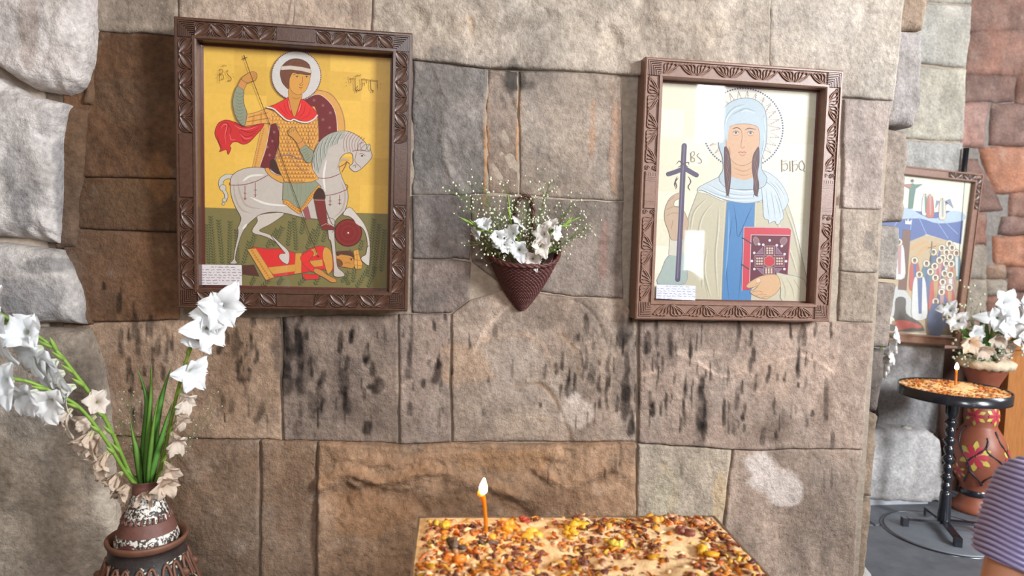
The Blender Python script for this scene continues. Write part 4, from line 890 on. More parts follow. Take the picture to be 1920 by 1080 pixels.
for q in (b((770,475),(880,545)), b((765,700),(828,742))): P.stroke(q, (64,66,84), 2.2)
# hand and sleeve over the book
P.poly(b((1060,778),(1130,785),(1220,800),(1290,830),(1312,900),(1328,1008),(1110,1008),(1096,900)), (214,204,178), 3, OB, 1.0)
for q in (b((1090,800),(1130,900),(1130,1000)), b((1140,810),(1190,900),(1210,1000)), b((1200,820),(1260,920))): P.stroke(q, (182,172,148), 1.6, 4, True)
P.poly(b((806,882),(830,855),(880,822),(930,800),(1000,786),(1062,790),(1085,830),(1092,885),(1060,940),(1010,975),(975,992),(930,985),(890,970),(850,948),(838,925),(870,915),(905,880),(860,895),(820,898)), (222,180,138), 3, (168,128,98), 1.0)
for q in (b((850,935),(900,925),(945,935)), b((888,965),(930,950),(975,955)), b((935,982),(975,970),(1010,968)), b((905,880),(925,845),(920,820)), b((880,870),(915,850))): P.stroke(q, (176,134,102), .9, 4)
P.poly(b((890,830),(915,818),(925,840),(900,855)), (236,206,180), 3)
# letters
TX = (150, 132, 108)
P.stroke(A((520,815),(522,880)), TX, 1.2); P.stroke(A((515,825),(540,805),(550,830),(525,850),(548,860),(545,885),(520,885)), TX, .9, 5); P.stroke(A((585,820),(570,840),(600,870),(600,895),(575,895)), TX, 1, 5)
P.stroke(A((1228,870),(1230,965)), TX, 1.4); P.stroke(A((1228,885),(1270,878)), TX, .9); P.stroke(A((1230,910),(1265,900),(1275,930),(1255,955),(1240,945)), TX, 1.0, 5); P.stroke(A((1292,880),(1294,960)), TX, 1.4)
P.stroke(A((1312,875),(1314,965)), TX, 1.4); P.stroke(A((1312,885),(1345,875)), TX, .9); P.stroke(A((1314,915),(1345,905),(1352,930),(1335,955)), TX, 1.0, 5); P.stroke(A((1385,875),(1365,900),(1368,940),(1395,950),(1405,915),(1385,875)), TX, 1.2, 5); P.stroke(A((1395,945),(1408,965)), TX, 1)
P.build(icon_nun)
P = Paint(icon_nun, .0300, .78)
P.poly(b((50,870),(380,882),(376,1004),(46,990)), (226,226,236)); text_lines(P, 1232, 536, 1300, 6, 4.6, .03, (150,150,190), .9)
P.build(icon_nun, 'caption_card', label='white printed caption card')

# two daylit openings of the nave behind the photographer, seen again in this pane
nN = np.array(WM[icon_nun].to_3x3()@Vector((0, -1, 0))); pN = np.array(WM[icon_nun]@Vector((0, .031, 0)))
for nm, (cx_, cy_), (wp, hp), rad_ in (('window_daylight_west', (1332, 205), (46, 112), 13), ('doorway_daylight_west', (1300, 500), (34, 130), 9)):
    hit = on_plane(cx_, cy_, pN, nN); dv = hit-CAM; d1 = np.linalg.norm(dv); dv /= d1; rv = dv-2*np.dot(dv, nN)*nN; far = hit+rv*5.2
    kk = (d1+5.2)/1280; area_light(nm, tuple(far), tuple(hit), wp*kk, hp*kk, rad_*math.pi*wp*hp*kk*kk, (.95, .97, 1.0))
# ---------------------------------------------------------------- plants
M_PETAL = mat('gladiolus_petal', None, .6, .05, 60, .1, 90, attr=True, spec=.25, trans=.28)
M_GREEN = mat('gladiolus_green', None, .5, .18, 60, .1, 120, attr=True, spec=.35, trans=.12)
M_TINY = mat('gypsophila', None, .7, .05, 60, attr=True, spec=.2)
WHITE, CREAM, WILT = np.array((238,239,240)), np.array((238,228,212)), np.array((228,204,182))
def frame_from(dirv, up=(0, 0, 1)):
    z = np.array(dirv, float); z /= np.linalg.norm(z)+1e-12; u = np.array(up, float)
    if abs(np.dot(z, u)) > .95: u = np.array((1.0, 0, 0))
    x = np.cross(u, z); x /= np.linalg.norm(x); return x, np.cross(z, x), z
def floret(c, dirv, size, opn, tint, rs, wilt=0.0):
    """gladiolus floret: six ruffled petals flaring out of a funnel; wilted ones hang closed and crumpled"""
    m = MB(); X, Y, Z = frame_from(dirv); c = np.array(c, float)
    for k in range(6):
        ph = k*math.pi/3+rs.uniform(-.15, .15); inner = k % 2; L = size*(1.0 if inner else .92)*rs.uniform(.85, 1.12)
        W = size*rs.uniform(.32, .43)*(1-.40*wilt); o = opn*rs.uniform(.65, 1.2)*(1.15 if inner else .85); skew = rs.uniform(-.12, .12); rp = rs.uniform(0, 6)
        nt, ns = 9, 7; G = np.zeros((nt, ns, 3)); Cc = np.zeros((nt, ns, 3))
        rad = math.cos(ph)*X+math.sin(ph)*Y; tan = -math.sin(ph)*X+math.cos(ph)*Y
        for i in range(nt):
            t = i/(nt-1); r = size*(.05+.08*t)+o*size*(t**2.2)*1.15; h = L*(t-.50*o*t**3-.16*t**6)
            w = W*min(1, .22+1.25*t)*(1 if t < .58 else max(.12, 1-((t-.58)/.45)**2.6))
            for j in range(ns):
                s_ = (j/(ns-1))*2-1
                ruf = size*.10*t*t*math.sin(s_*5.2+rp+t*4)+size*.035*t**3*math.sin(s_*10+rp*2)+wilt*size*(.17*math.sin(s_*3.1+t*7+rp)+.09*math.sin(s_*7.3+t*11+rp*3))*t
                cup = -(1-s_*s_)*size*.10*(1-o*.5)*(1-t*.5)
                p = c+Z*(h+ruf*.6+wilt*size*.06*math.sin(9*t+rp))+rad*(r-cup*0+ruf*.5-abs(s_)*size*.07*(1-t))+tan*(w*s_+skew*size*t*t)
                p[2] -= size*(.10+.35*wilt)*t*t*.6
                G[i, j] = p
                base = lin(tint)*(.93+.07*t); 
                if wilt: base = base*(1-.25*wilt*abs(math.sin(s_*4+rp)))
                if t < .25: base = base*.6+lin((196,206,130))*.4
                Cc[i, j] = base
        m.grid(G, col=Cc)
    return m
def bud(c, dirv, L, r, rs, tip=None):
    m = MB(); X, Y, Z = frame_from(dirv); g = lin((118,150,62)); tp = lin(tip) if tip is not None else lin((150,176,84))
    path = [np.array(c)+Z*L*t+X*r*.4*math.sin(t*3) for t in np.linspace(0, 1, 7)]
    m.tube(path, [r*q for q in (.45, .85, 1, .95, .75, .45, .10)], 7, col=np.array([g*(1-t)+tp*t for t in np.linspace(0, 1, 7)]), flat=.75); return m
def gladiolus(path, rad, items, rs, label, group=None, cat='flower', col0=(92,128,46), col1=(150,178,70), base=None):
    """items: (t along the stem, sideways direction, kind, size, wilt)"""
    path = catmull(path, 6); root = empty('gladiolus', tuple(path[0]), label=label, cat=cat, group=group)
    n = len(path); m = MB(); cc = np.array([lin(col0)*(1-i/(n-1))+lin(col1)*(i/(n-1)) for i in range(n)])
    m.tube(path, np.linspace(rad, rad*.55, n), 8, col=cc); m.build('stem', M_GREEN, root, world=True, colors=True)
    for (t, dv, kind, size, wilt) in items:
        i = min(n-2, int(t*(n-1))); p = path[i]; tv = path[i+1]-path[i]; tv /= np.linalg.norm(tv)
        dv = np.array(dv, float); dv /= np.linalg.norm(dv)
        # green spathe holding the floret
        q = bud(p, tv*1.2+dv*.4, size*.55 if kind != 'bud' else size, max(rad*1.1, size*.10), rs)
        if kind == 'bud':
            q.build('bud', M_GREEN, root, world=True, colors=True); continue
        q.build('spathe', M_GREEN, root, world=True, colors=True)
        tint = WHITE*(1-min(1, wilt*1.4))+WILT*min(1, wilt*1.4) if wilt > .05 else WHITE
        fl = floret(p+dv*size*.22+tv*size*.2, dv+tv*(.25-.3*wilt)+np.array((0, 0, -.9*max(0, wilt-.3))), size, rs.uniform(.50, .72)*(1-.62*wilt), tint, rs, wilt)
        fl.build('blossom', M_PETAL, root, world=True, colors=True)
    return root
def blade(path, w, label, group, c0=(52,96,34), c1=(112,148,60)):
    path = catmull(path, 5); n = len(path); rows = []; cols = []
    root_loc = tuple(path[0])
    for i, p in enumerate(path):
        t = i/(n-1); tv = path[min(n-1, i+1)]-path[max(0, i-1)]; sd = np.cross(tv, CAM-p); sd /= np.linalg.norm(sd); nn = np.cross(sd, tv); nn /= np.linalg.norm(nn)
        ww = w*(.65+.6*t if t < .45 else (1-t)/.55*.92+.02)
        rows.append([p-sd*ww, p-sd*ww*.5+nn*.0015, p+nn*.003, p+sd*ww*.5+nn*.0015, p+sd*ww, p+sd*ww*.5-nn*.0006, p, p-sd*ww*.5-nn*.0006])
        cc = lin(c0)*(1-t)+lin(c1)*t; cols.append([cc*.85, cc, cc*1.25, cc, cc*.85, cc, cc, cc])
    m = MB(); m.grid(np.array(rows), cv=True, col=np.array(cols))
    o = m.build('gladiolus_leaf', M_GREEN, None, colors=True, label=label, cat='leaf', group=group); return o
def gyps(base, tips, rs, label, group, dot=.0035, n=26, spread=.05, col=(226,228,200), stemc=(104,122,66), cat='flower'):
    """baby's-breath spray: forked hair-thin stalks (one part) ending in tiny bloom heads (one part)"""
    root = empty('babys_breath_spray', tuple(base), label=label, cat=cat, group=group)
    st_ = MB(); hd = MB(); base = np.array(base, float); tips = np.array(tips, float)
    st_.tube(catmull([base, (base+tips)/2+rs.uniform(-.01, .01), tips], 4), np.linspace(.0012, .0006, 9), 4, col=lin(stemc))
    for k in range(n):
        t = rs.uniform(.35, 1.05); p = base+(tips-base)*t
        q = p+np.array([rs.gauss(0, 1)*spread*.75, rs.gauss(0, 1)*spread*.5, rs.gauss(.35, .7)*spread])*(.5+.6*t)
        st_.tube([p-(tips-base)*.06, (p+q)/2+np.array((0, 0, -.004)), q], .0005, 3, col=lin(stemc), cap=False)
        hd.blob(q, dot*rs.uniform(.6, 1.25), 3, 5, col=lin(np.array(col)+rs.uniform(-16, 12)))
    st_.build('stalks', M_TINY, root, world=True, colors=True, kind='stuff'); hd.build('bloom_heads', M_TINY, root, world=True, colors=True, kind='stuff')
    return root

# ---------------------------------------------------------------- wicker wall basket
M_WICKER = mat('dark_red_wicker', (84, 44, 40), .45, .35, 90, .2, 200, spec=.45)
bk_top = on_y(975, 497, -.06); bx = on_y(982, 500, -.06)[0]; bz_rim = on_y(982, 498, -.10)[2]; bz_tip = on_y(985, 584, -.05)[2]; bz_back = on_y(980, 418, 0)[2]
basket = empty('wall_basket', (bx, -.02, bz_tip), label='dark red cone-shaped wicker basket hanging on the stone wall', cat='basket')
RIMW = .124
def cone_pt(t, th, off=0.0):
    """t 0 tip .. 1 rim; half cone, flat back at the wall; the rim sweeps up towards the wall"""
    r = RIMW*(.05+.95*t**.92); x = bx+(r+off)*math.cos(th); y = -.018-(r*.92+off)*max(0, math.sin(th))
    z = bz_tip+(bz_rim-bz_tip)*t+.075*(t**3)*(1-math.sin(th))**1.6
    return np.array((x+.004*(1-t), y, z))
ths = np.linspace(-.0, math.pi, 61)
m = MB(); G = np.array([[cone_pt(t, th, -.004) for th in ths] for t in np.linspace(0, 1, 14)]); m.grid(G); m.build('lining', M_WICKER, basket, world=True)
for k, t in enumerate(np.linspace(.03, .985, 30)):
    m = MB(); ph = k*math.pi
    pth = [cone_pt(t, th, .0022*math.sin(i*math.pi/2.0+ph)) for i, th in enumerate(np.linspace(0, math.pi, 75))]
    m.tube(pth, .0030, 5); m.build('wicker_strand', M_WICKER, basket, world=True)
m = MB()
for th in np.linspace(0, math.pi, 37): m.tube([cone_pt(t, th, .0005) for t in np.linspace(.0, 1, 10)], .0018, 5)
m.build('wicker_ribs', M_WICKER, basket, world=True)['kind'] = 'stuff'
m = MB(); rim = [cone_pt(1, th, .001) for th in np.linspace(-.02, math.pi+.02, 50)]
for k in range(2): m.tube([p+np.array((.0, .0025*math.sin(i*1.1+k*math.pi), .004*math.cos(i*1.1+k*math.pi))) for i, p in enumerate(rim)], .0052, 6)
m.build('braided_rim', M_WICKER, basket, world=True)
# flat back with rounded top and hanging loop
m = MB(); bw = []
for x_ in np.linspace(-1, 1, 25):
    zt = bz_rim+.075+.035*(1-x_*x_); bw.append([(bx+x_*RIMW, -.014, bz_tip+(bz_rim+.06-bz_tip)*abs(x_)**1.1), (bx+x_*RIMW, -.014, zt)])
m.grid(np.array(bw)); m.build('back_panel', M_WICKER, basket, world=True)
lp = [on_y(x, y, -.02) for x, y in ((968,440),(966,405),(970,380),(983,367),(996,374),(1000,400),(998,440))]
m = MB()
for k in range(2): m.tube([p+np.array((.003*math.cos(i*1.3+k*3.14), .003*math.sin(i*1.3+k*3.14), 0)) for i, p in enumerate(catmull(lp, 6))], .0052, 6)
m.build('hanging_loop', M_WICKER, basket, world=True)

rs = random.Random(21)
G3 = "white flowers in the wicker wall basket"
bq = lambda x, y, Y=-.10: on_y(x, y-(14 if y > 440 else 0), Y)
px = lambda n: n*.0017
gladiolus([bq(968,520,-.06), bq(950,480,-.09), bq(925,452,-.11), bq(900,430,-.12), bq(876,416,-.125)], .0042,
          [(.62, (-.1,-.5,.5), 'f', px(26), 0), (.45, (.2,-.8,-.2), 'f', px(22), 0), (.70, (-.6,-.3,-.5), 'f', px(19), .02), (.86, (-.4,0,.5), 'bud', px(26), 0), (.99, (-1,0,.5), 'bud', px(22), 0), (.80, (.3,0,.8), 'bud', px(22), 0), (.30, (.2,-.9,-.3), 'f', px(19), 0)], rs, 'gladiolus sprig leaning left out of the wicker basket', G3)
gladiolus([bq(980,520,-.06), bq(972,470,-.09), bq(960,425,-.10), bq(954,385,-.10)], .0038,
          [(.25, (-.2,-1,-.1), 'f', px(28), .05), (.45, (-.5,-.8,.1), 'f', px(24), 0), (.62, (.6,-.4,.6), 'f', px(21), .12), (.80, (-.5,0,.6), 'bud', px(24), 0), (.97, (0,0,1), 'bud', px(24), 0), (.70, (-.6,-.2,.6), 'bud', px(21), 0)], rs, 'upright gladiolus sprig in the middle of the wicker basket', G3)
gladiolus([bq(985,520,-.06), bq(1005,490,-.10), bq(1030,450,-.11), bq(1055,423,-.11), bq(1072,414,-.11)], .0042,
          [(.18, (-.3,-1,-.2), 'f', px(28), .25), (.30, (-.1,-1,.2), 'f', px(29), .30), (.42, (-.5,-.7,.2), 'f', px(28), .22), (.50, (.5,-.8,-.3), 'f', px(19), .1), (.58, (-.3,-.5,.6), 'f', px(21), .25), (.72, (.3,0,-.5), 'bud', px(22), 0), (.82, (-.3,0,.8), 'bud', px(22), 0), (.98, (1,0,.3), 'bud', px(22), 0)], rs, 'gladiolus sprig with creamy blooms leaning right in the basket', G3)
GB = "baby's breath in the wicker wall basket"
for (x, y, lb) in [(868,368,'at the far left of'),(905,354,'at the upper left of'),(950,358,'just left of the loop of'),(985,380,'in front of the hanging loop of'),(1030,345,'rising highest right of the loop of'),(1070,385,'at the upper right of'),(1100,425,'at the far right of'),(1052,470,'low at the right rim of'),(905,465,'low at the left rim of'),(1012,420,'in the middle of'),(935,415,'left of the middle of')]:
    gyps(bq(968+(x-968)*.22, 512, -.055-.03*rs.random()), bq(x, y, -.05-.07*rs.random()), rs, "baby's breath spray "+lb+" the wicker basket", GB, dot=.0034, n=58, spread=.036)

# ---------------------------------------------------------------- left: tall dark pot with a smaller vase and gladioli
Yq = -.33
M_POT = mat('dark_glazed_pot', (52, 44, 42), .4, .4, 26, .4, 60, spec=.45)
M_TERRA = mat('terracotta_rim', (108, 70, 52), .55, .2, 30, .2, 80)
def crackle(name, c0, c1, scale, lo, hi):
    m, nt, p = new_mat(name); N = nt.nodes; L = nt.links; p.inputs['Roughness'].default_value = .55
    tc = N.new('ShaderNodeTexCoord'); nz = N.new('ShaderNodeTexNoise'); nz.inputs['Scale'].default_value = scale; nz.inputs['Detail'].default_value = 3; nz.inputs['Distortion'].default_value = 1.4
    L.new(tc.outputs['Object'], nz.inputs['Vector']); cr = N.new('ShaderNodeValToRGB'); L.new(nz.outputs['Fac'], cr.inputs[0])
    cr.color_ramp.elements[0].position = lo; cr.color_ramp.elements[0].color = (*lin(c0), 1); cr.color_ramp.elements[1].position = hi; cr.color_ramp.elements[1].color = (*lin(c1), 1)
    L.new(cr.outputs[0], p.inputs['Base Color']); bp = N.new('ShaderNodeBump'); bp.inputs['Strength'].default_value = .6; bp.inputs['Distance'].default_value = .003
    L.new(nz.outputs['Fac'], bp.inputs['Height']); L.new(bp.outputs[0], p.inputs['Normal']); return m
M_CRACK = crackle('white_crackle_slip', (58,46,42), (214,206,196), 85, .46, .54)
M_CRACK2 = crackle('pot_crackle_slip', (40,36,36), (206,198,176), 34, .56, .62)
M_BROWN = mat('brown_slip', (104, 66, 56), .6, .2, 60, .3, 90)
pc = on_y(276, 1004, Yq); pxx, pzr = pc[0], pc[2]; S1 = .00139
pot = empty('floor_vase', (pxx, Yq, 0), label='tall dark glazed pot with terracotta rim and scrolled relief, far left', cat='vase')
R1 = 73*S1
m = MB(); prof = [(.001,0),(.10,0),(.112,.02),(.115,.06),(.14,.16),(.165,.28),(.170,pzr-.30),(.160,pzr-.20),(R1*1.26,pzr-.14),(R1*1.10,pzr-.095),(R1*.97,pzr-.060),(R1*.90,pzr-.03),(R1*.93,pzr-.012)]
m.lathe(prof, 64); m.build('body', M_CRACK2, pot)
m = MB(); m.lathe([(R1*.955,pzr-.046),(R1*.925,pzr-.030),(R1*.94,pzr-.013),(R1*.96,pzr-.014)], 64); m.build('neck_band', M_POT, pot)
m = MB(); m.lathe([(R1*.86,pzr-.022),(R1*.95,pzr-.016),(R1*1.0,pzr-.005),(R1*1.0,pzr+.001),(R1*.96,pzr+.004),(R1*.90,pzr-.001),(R1*.84,pzr-.012),(R1*.84,pzr-.10),(.001,pzr-.102)], 64); m.build('rim', M_TERRA, pot)
def on_pot(ang, z):
    rr_ = np.interp(z, [q[1] for q in prof], [q[0] for q in prof])+.003
    return (rr_*math.sin(ang), -rr_*math.cos(ang), z)
m = MB()
for k in range(-4, 5):
    a0_ = k*.62
    for sg in (-1, 1):
        m.tube([on_pot(a0_+sg*(.16+.11*math.cos(t))*1.0, pzr-.088+.045*math.sin(t)-.02*t*.3) for t in np.linspace(-.6, 4.6, 26)], .0042, 6)
m.build('scroll_relief', M_TERRA, pot)
for k in range(-4, 5):
    m = MB(); q = on_pot(k*.62, pzr-.088); m.blob(q, (.016, .009, .013), 5, 8); m.build('relief_stud', M_TERRA, pot)
# smaller vase standing in the mouth of the pot
vz = pzr-.102; vt = on_y(268, 898, Yq)[2]; vh = vt-vz
vase = empty('ceramic_vase', (pxx, Yq, vz), label='small brown vase with white crackle glaze standing inside the dark pot', cat='vase')
def vr(z): 
    t = (z-(pzr-.02-vz))/(vh-(pzr-.02-vz)); return np.interp(t, [-2, -.6, -.1, .12, .3, .55, .80, .93, 1.0], [.05, .070, .080, .0795, .068, .049, .036, .034, .041])
def vseg(z0, z1, name, mt, off=0.0):
    m = MB(); m.lathe([(vr(z)+off, z) for z in np.linspace(z0, z1, 10)], 48); m.build(name, mt, vase)
z0v = pzr-.02-vz; hh_ = vh-z0v
m = MB(); m.lathe([(.001, 0), (.052, 0), (vr(.03), .03)]+[(vr(z), z) for z in np.linspace(.03, z0v+.22*hh_, 10)], 48); m.build('body', M_CRACK, vase)
vseg(z0v+.22*hh_, z0v+.40*hh_, 'brown_band', M_BROWN, .001); vseg(z0v+.40*hh_, z0v+.80*hh_, 'crackle_neck', M_CRACK); vseg(z0v+.80*hh_, z0v+hh_, 'neck', M_BROWN)
m = MB(); m.lathe([(.041, vh), (.0425, vh+.002), (.036, vh-.004), (.030, vh-.03)], 48); m.build('lip', M_BROWN, vase)
m = MB()
for k in range(26):
    an = 2*math.pi*k/26; z_ = z0v+.40*hh_; r_ = vr(z_)+.0015
    m.tube([(r_*math.cos(an), r_*math.sin(an), z_), ((vr(z_+.016)+.002)*math.cos(an+.03), (vr(z_+.016)+.002)*math.sin(an+.03), z_+.016)], [.0042, .0022], 5)
m.build('drip_edge', M_BROWN, vase)
m = MB(); m.blob((-.02, -.076, z0v+.06*hh_), (.030, .008, .017), 6, 12); m.build('medallion', mat('dark_red_glaze', (70, 34, 34), .25, .2, 40, coat=.5), vase)

rs = random.Random(5)
Q = lambda x, y, dy=0.0: on_y(x, y, Yq+dy)
mouth = np.array((pxx, Yq, vt-.03))
u = .00139
GG = 'gladioli in the vase at the left'
gladiolus([mouth+(-.01,0,0), Q(240,880), Q(212,815,-.02), Q(178,752,-.05), Q(140,700,-.08), Q(100,652,-.10), Q(40,612,-.12), Q(-20,590,-.13)], .0058,
          [(.97, (.1,-1,.2), 'f', 54*u, 0), (.88, (-.3,-.8,-.5), 'f', 52*u, 0), (.80, (.2,-.9,.1), 'f', 52*u, 0), (.72, (-.5,-.7,-.5), 'f', 50*u, .02), (.66, (-.3,-.8,-.7), 'f', 48*u, .04), (.90, (.5,-.3,.7), 'bud', 34*u, 0), (.70, (.6,0,.6), 'bud', 30*u, 0),
           (.58, (-.8,-.5,-.5), 'f', 50*u, .08), (.50, (-.6,-.6,-.4), 'f', 52*u, .1), (.42, (.3,-.6,.3), 'f', 34*u, .4), (.36, (-.9,-.3,-.4), 'f', 46*u, .55), (.29, (-.8,-.5,-.3), 'f', 48*u, .7), (.22, (-.9,-.3,-.3), 'f', 50*u, .75), (.14, (-.8,-.5,-.2), 'f', 44*u, .8), (.06, (-.5,-.8,0), 'f', 44*u, .85)], rs,
          'long gladiolus stem arching left, white above and wilted beige below', GG, col0=(104,138,50), col1=(146,184,74))
gladiolus([mouth+(-.014,-.01,0), Q(232,880,-.04), Q(195,820,-.07), Q(150,765,-.10), Q(105,738,-.13), Q(55,716,-.16), Q(0,704,-.18), Q(-40,700,-.19)], .0052,
          [(.97, (-.2,-1,-.3), 'f', 50*u, 0), (.86, (.1,-1,-.3), 'f', 52*u, 0), (.76, (-.1,-1,0), 'f', 50*u, .02), (.62, (-.2,-.8,-.5), 'f', 48*u, .06), (.54, (.1,-.9,-.3), 'f', 50*u, .1), (.44, (-.5,-.6,-.6), 'f', 46*u, .5), (.33, (-.4,-.8,-.4), 'f', 46*u, .65), (.80, (0,0,1), 'bud', 32*u, 0), (.22, (-.4,-.9,-.3), 'f', 44*u, .8)], rs,
          'low gladiolus stem reaching out of frame at the left edge', GG, col0=(104,138,50), col1=(146,184,74))
gladiolus([mouth+(.012,0,0), Q(300,880), Q(318,800), Q(334,730), Q(352,668), Q(376,620,-.02), Q(400,588,-.03), Q(417,570,-.03)], .0056,
          [(.95, (.1,-.9,-.2), 'f', 50*u, 0), (.88, (-.2,-.9,-.1), 'f', 40*u, 0), (.73, (.6,-.8,-.1), 'f', 46*u, 0), (.66, (.4,-.8,.1), 'f', 36*u, 0), (.52, (.7,-.6,-.3), 'f', 44*u, .03), (.42, (.7,-.5,-.5), 'f', 38*u, .45), (.34, (.8,-.4,-.5), 'f', 38*u, .6), (.27, (.6,-.6,-.5), 'f', 42*u, .55), (.19, (.6,-.6,-.4), 'f', 44*u, .6), (.10, (.6,-.7,-.1), 'f', 46*u, .7), (.99, (.1,0,1), 'bud', 30*u, 0), (.82, (-.5,0,.8), 'bud', 22*u, 0), (.70, (-.5,0,.8), 'bud', 22*u, 0), (.58, (-.5,0,.8), 'bud', 22*u, 0), (.02, (-.2,-.9,0), 'f', 42*u, .8)], rs,
          'gladiolus stem rising right to the corner of the rider icon', GG, col0=(92,112,40), col1=(150,172,64))
GL = 'green blades in the left vase'
for i, (pts, w_) in enumerate([([(266,890),(274,800),(274,745),(258,692)], 8),([(272,890),(279,800),(283,730),(284,682)], 6.5),([(280,890),(292,800),(306,735),(321,688)], 8.5),([(262,892),(256,845),(250,820),(244,788)], 6.5),([(284,892),(298,840),(312,790),(324,752)], 7),([(278,890),(284,830),(290,780),(300,735)], 5)]):
    blade([mouth+((pts[0][0]-272)*u*.5, 0, -.02)]+[Q(x, y, -.01*i+.02) for x, y in pts], w_*u, ('broad', 'slim', 'tall right-leaning', 'short left', 'short right', 'narrow middle')[i]+' green gladiolus blade standing in the left vase', GL, (48,92,32) if i % 2 else (66,112,42), (112,146,58) if i % 2 else (92,140,60))
for (x, y, lb) in [(236,740,'left of the blades'),(222,785,'lowest at the left'),(398,768,'reaching right below the icon'),(345,742,'behind the right stem')]:
    gyps(mouth+(0, .02, -.01), Q(x, y, .04), rs, "sparse baby's breath wisp "+lb+" in the left vase", "baby's breath in the left vase", dot=.0018, n=34, spread=.028, col=(196,196,170), stemc=(120,120,84))
# ---------------------------------------------------------------- candle table in front
TZ = .95
M_TABLE = mat('table_wood', (96, 70, 48), .5, .3, 20, .2, 60, stretch=(1, 8, 8))
M_ZINC = mat('tray_metal', (150, 130, 108), .45, .2, 30, metallic=.7)
M_SAND = mat('candle_sand', (236, 196, 146), .95, .14, 70, .9, 160, spec=.15)
tb0, tb1 = on_z(787, 967, TZ), on_z(1338, 965, TZ)
tw = np.linalg.norm(tb1-tb0); tang = math.atan2(tb1[1]-tb0[1], tb1[0]-tb0[0]); td = .66
table = empty('candle_table', (tb0[0], tb0[1], 0), (0, 0, tang), label='sand-filled votive candle table in the foreground below the basket', cat='table')
m = MB(); m.box((0, -td, TZ-.10), (tw, 0, TZ-.028)); tbox = m.build('tray_box', M_TABLE, table, smooth=False)
for (a_, b_) in (((-.004, -td-.004, TZ-.06), (tw+.004, -td+.001, TZ-.004)), ((-.004, -.001, TZ-.06), (tw+.004, .004, TZ-.004)), ((-.004, -td, TZ-.06), (.001, 0, TZ-.004)), ((tw-.001, -td, TZ-.06), (tw+.004, 0, TZ-.004))):
    m = MB(); m.box(a_, b_); m.build('tray_edge', M_ZINC, tbox, smooth=False)
for x_ in (.03, tw-.03):
    for y_ in (-.03, -td+.03): m = MB(); m.box((x_-.025, y_-.025, 0), (x_+.025, y_+.025, TZ-.09)); m.build('leg', M_TABLE, table, smooth=False)
for y_ in (-.03, -td+.03): m = MB(); m.box((.03, y_-.012, .22), (tw-.03, y_+.012, .27)); m.build('stretcher', M_TABLE, table, smooth=False)
nx, ny = 150, 140
gx, gy = np.meshgrid(np.linspace(.001, tw-.001, nx), np.linspace(-td+.001, -.001, ny))
def sandz(x, y):
    q = np.stack([np.asarray(x, float), np.asarray(y, float), np.zeros_like(np.asarray(x, float))], -1)
    ed = np.minimum(np.minimum(x, tw-x), np.minimum(-y, y+td)); 
    return TZ-.006+.006*np.clip(ed/.03, 0, 1)+.014*fbm(q, 11, 3, 77)*np.clip(ed/.05, 0, 1)+.008*fbm(q, 34, 3, 78)*np.clip(ed/.02, .2, 1)
m = MB(); m.grid(np.stack([gx, gy, sandz(gx, gy)], -1)); m.build('sand_bed', M_SAND, table)
M_WAX = mat('old_wax', None, .42, .12, 120, .2, 150, attr=True, spec=.5, trans=.15)
rs = random.Random(44)
wt = WM[table]
def tw_pt(x, y, dz=0.0): return np.array(wt@Vector((x, y, float(sandz(np.array(x), np.array(y)))+dz)))
def wax_piece(mb, x, y, size, col, rs_):
    c = tw_pt(x, y, size*.15); kind = rs_.random()
    cc = np.clip(lin(np.array(col)+rs_.uniform(-18, 18)), 0, 1)
    if kind < .72: mb.blob(c, (size*rs_.uniform(.6, 1.3), size*rs_.uniform(.6, 1.3), size*rs_.uniform(.35, .7)), 4, 6, col=cc, jit=.9, seed=rs_.randrange(900))
    else:
        an = rs_.uniform(0, 6.28); L = size*rs_.uniform(1.5, 2.6); d_ = np.array((math.cos(an), math.sin(an), rs_.uniform(-.05, .5)))*L
        mb.tube([c-d_*.5+(0, 0, size*.3), c+(0, 0, size*.5), c+d_*.5+(0, 0, size*.3)], [size*.3, size*.38, size*.22], 5, col=cc)
def dens(x, y):
    v = float(fbm(np.array([x, y, 0.]), 7, 3, 91)); return (v > -.06+.16*max(0, 1-(-y)/.12)) or rs.random() < .16
for nm, n_, cols, szr, lab in (('amber_wax_crumbs', 1250, [(200,112,30),(214,132,40),(188,92,32)], (.0035,.0095), 'amber orange crumbs of melted beeswax scattered over the sand'),
                               ('yellow_wax_crumbs', 380, [(222,172,60),(214,154,44)], (.0035,.010), 'yellow crumbs of melted beeswax scattered over the sand'),
                               ('maroon_wax_crumbs', 1050, [(126,66,44),(104,54,40),(150,86,56)], (.0035,.0095), 'dark reddish crumbs of old wax scattered over the sand'),
                               ('pale_wax_crumbs', 620, [(236,198,150),(222,176,128),(200,160,124)], (.004,.010), 'pale sandy lumps of old wax scattered over the sand')):
    mb = MB(); k = 0
    while k < n_:
        x, y = rs.uniform(.012, tw-.012), -rs.uniform(.012, td-.02)
        if dens(x, y): wax_piece(mb, x, y, rs.uniform(*szr), rs.choice(cols), rs); k += 1
    mb.build(nm, M_WAX, None, colors=True, label=lab, cat='wax', kind='stuff')
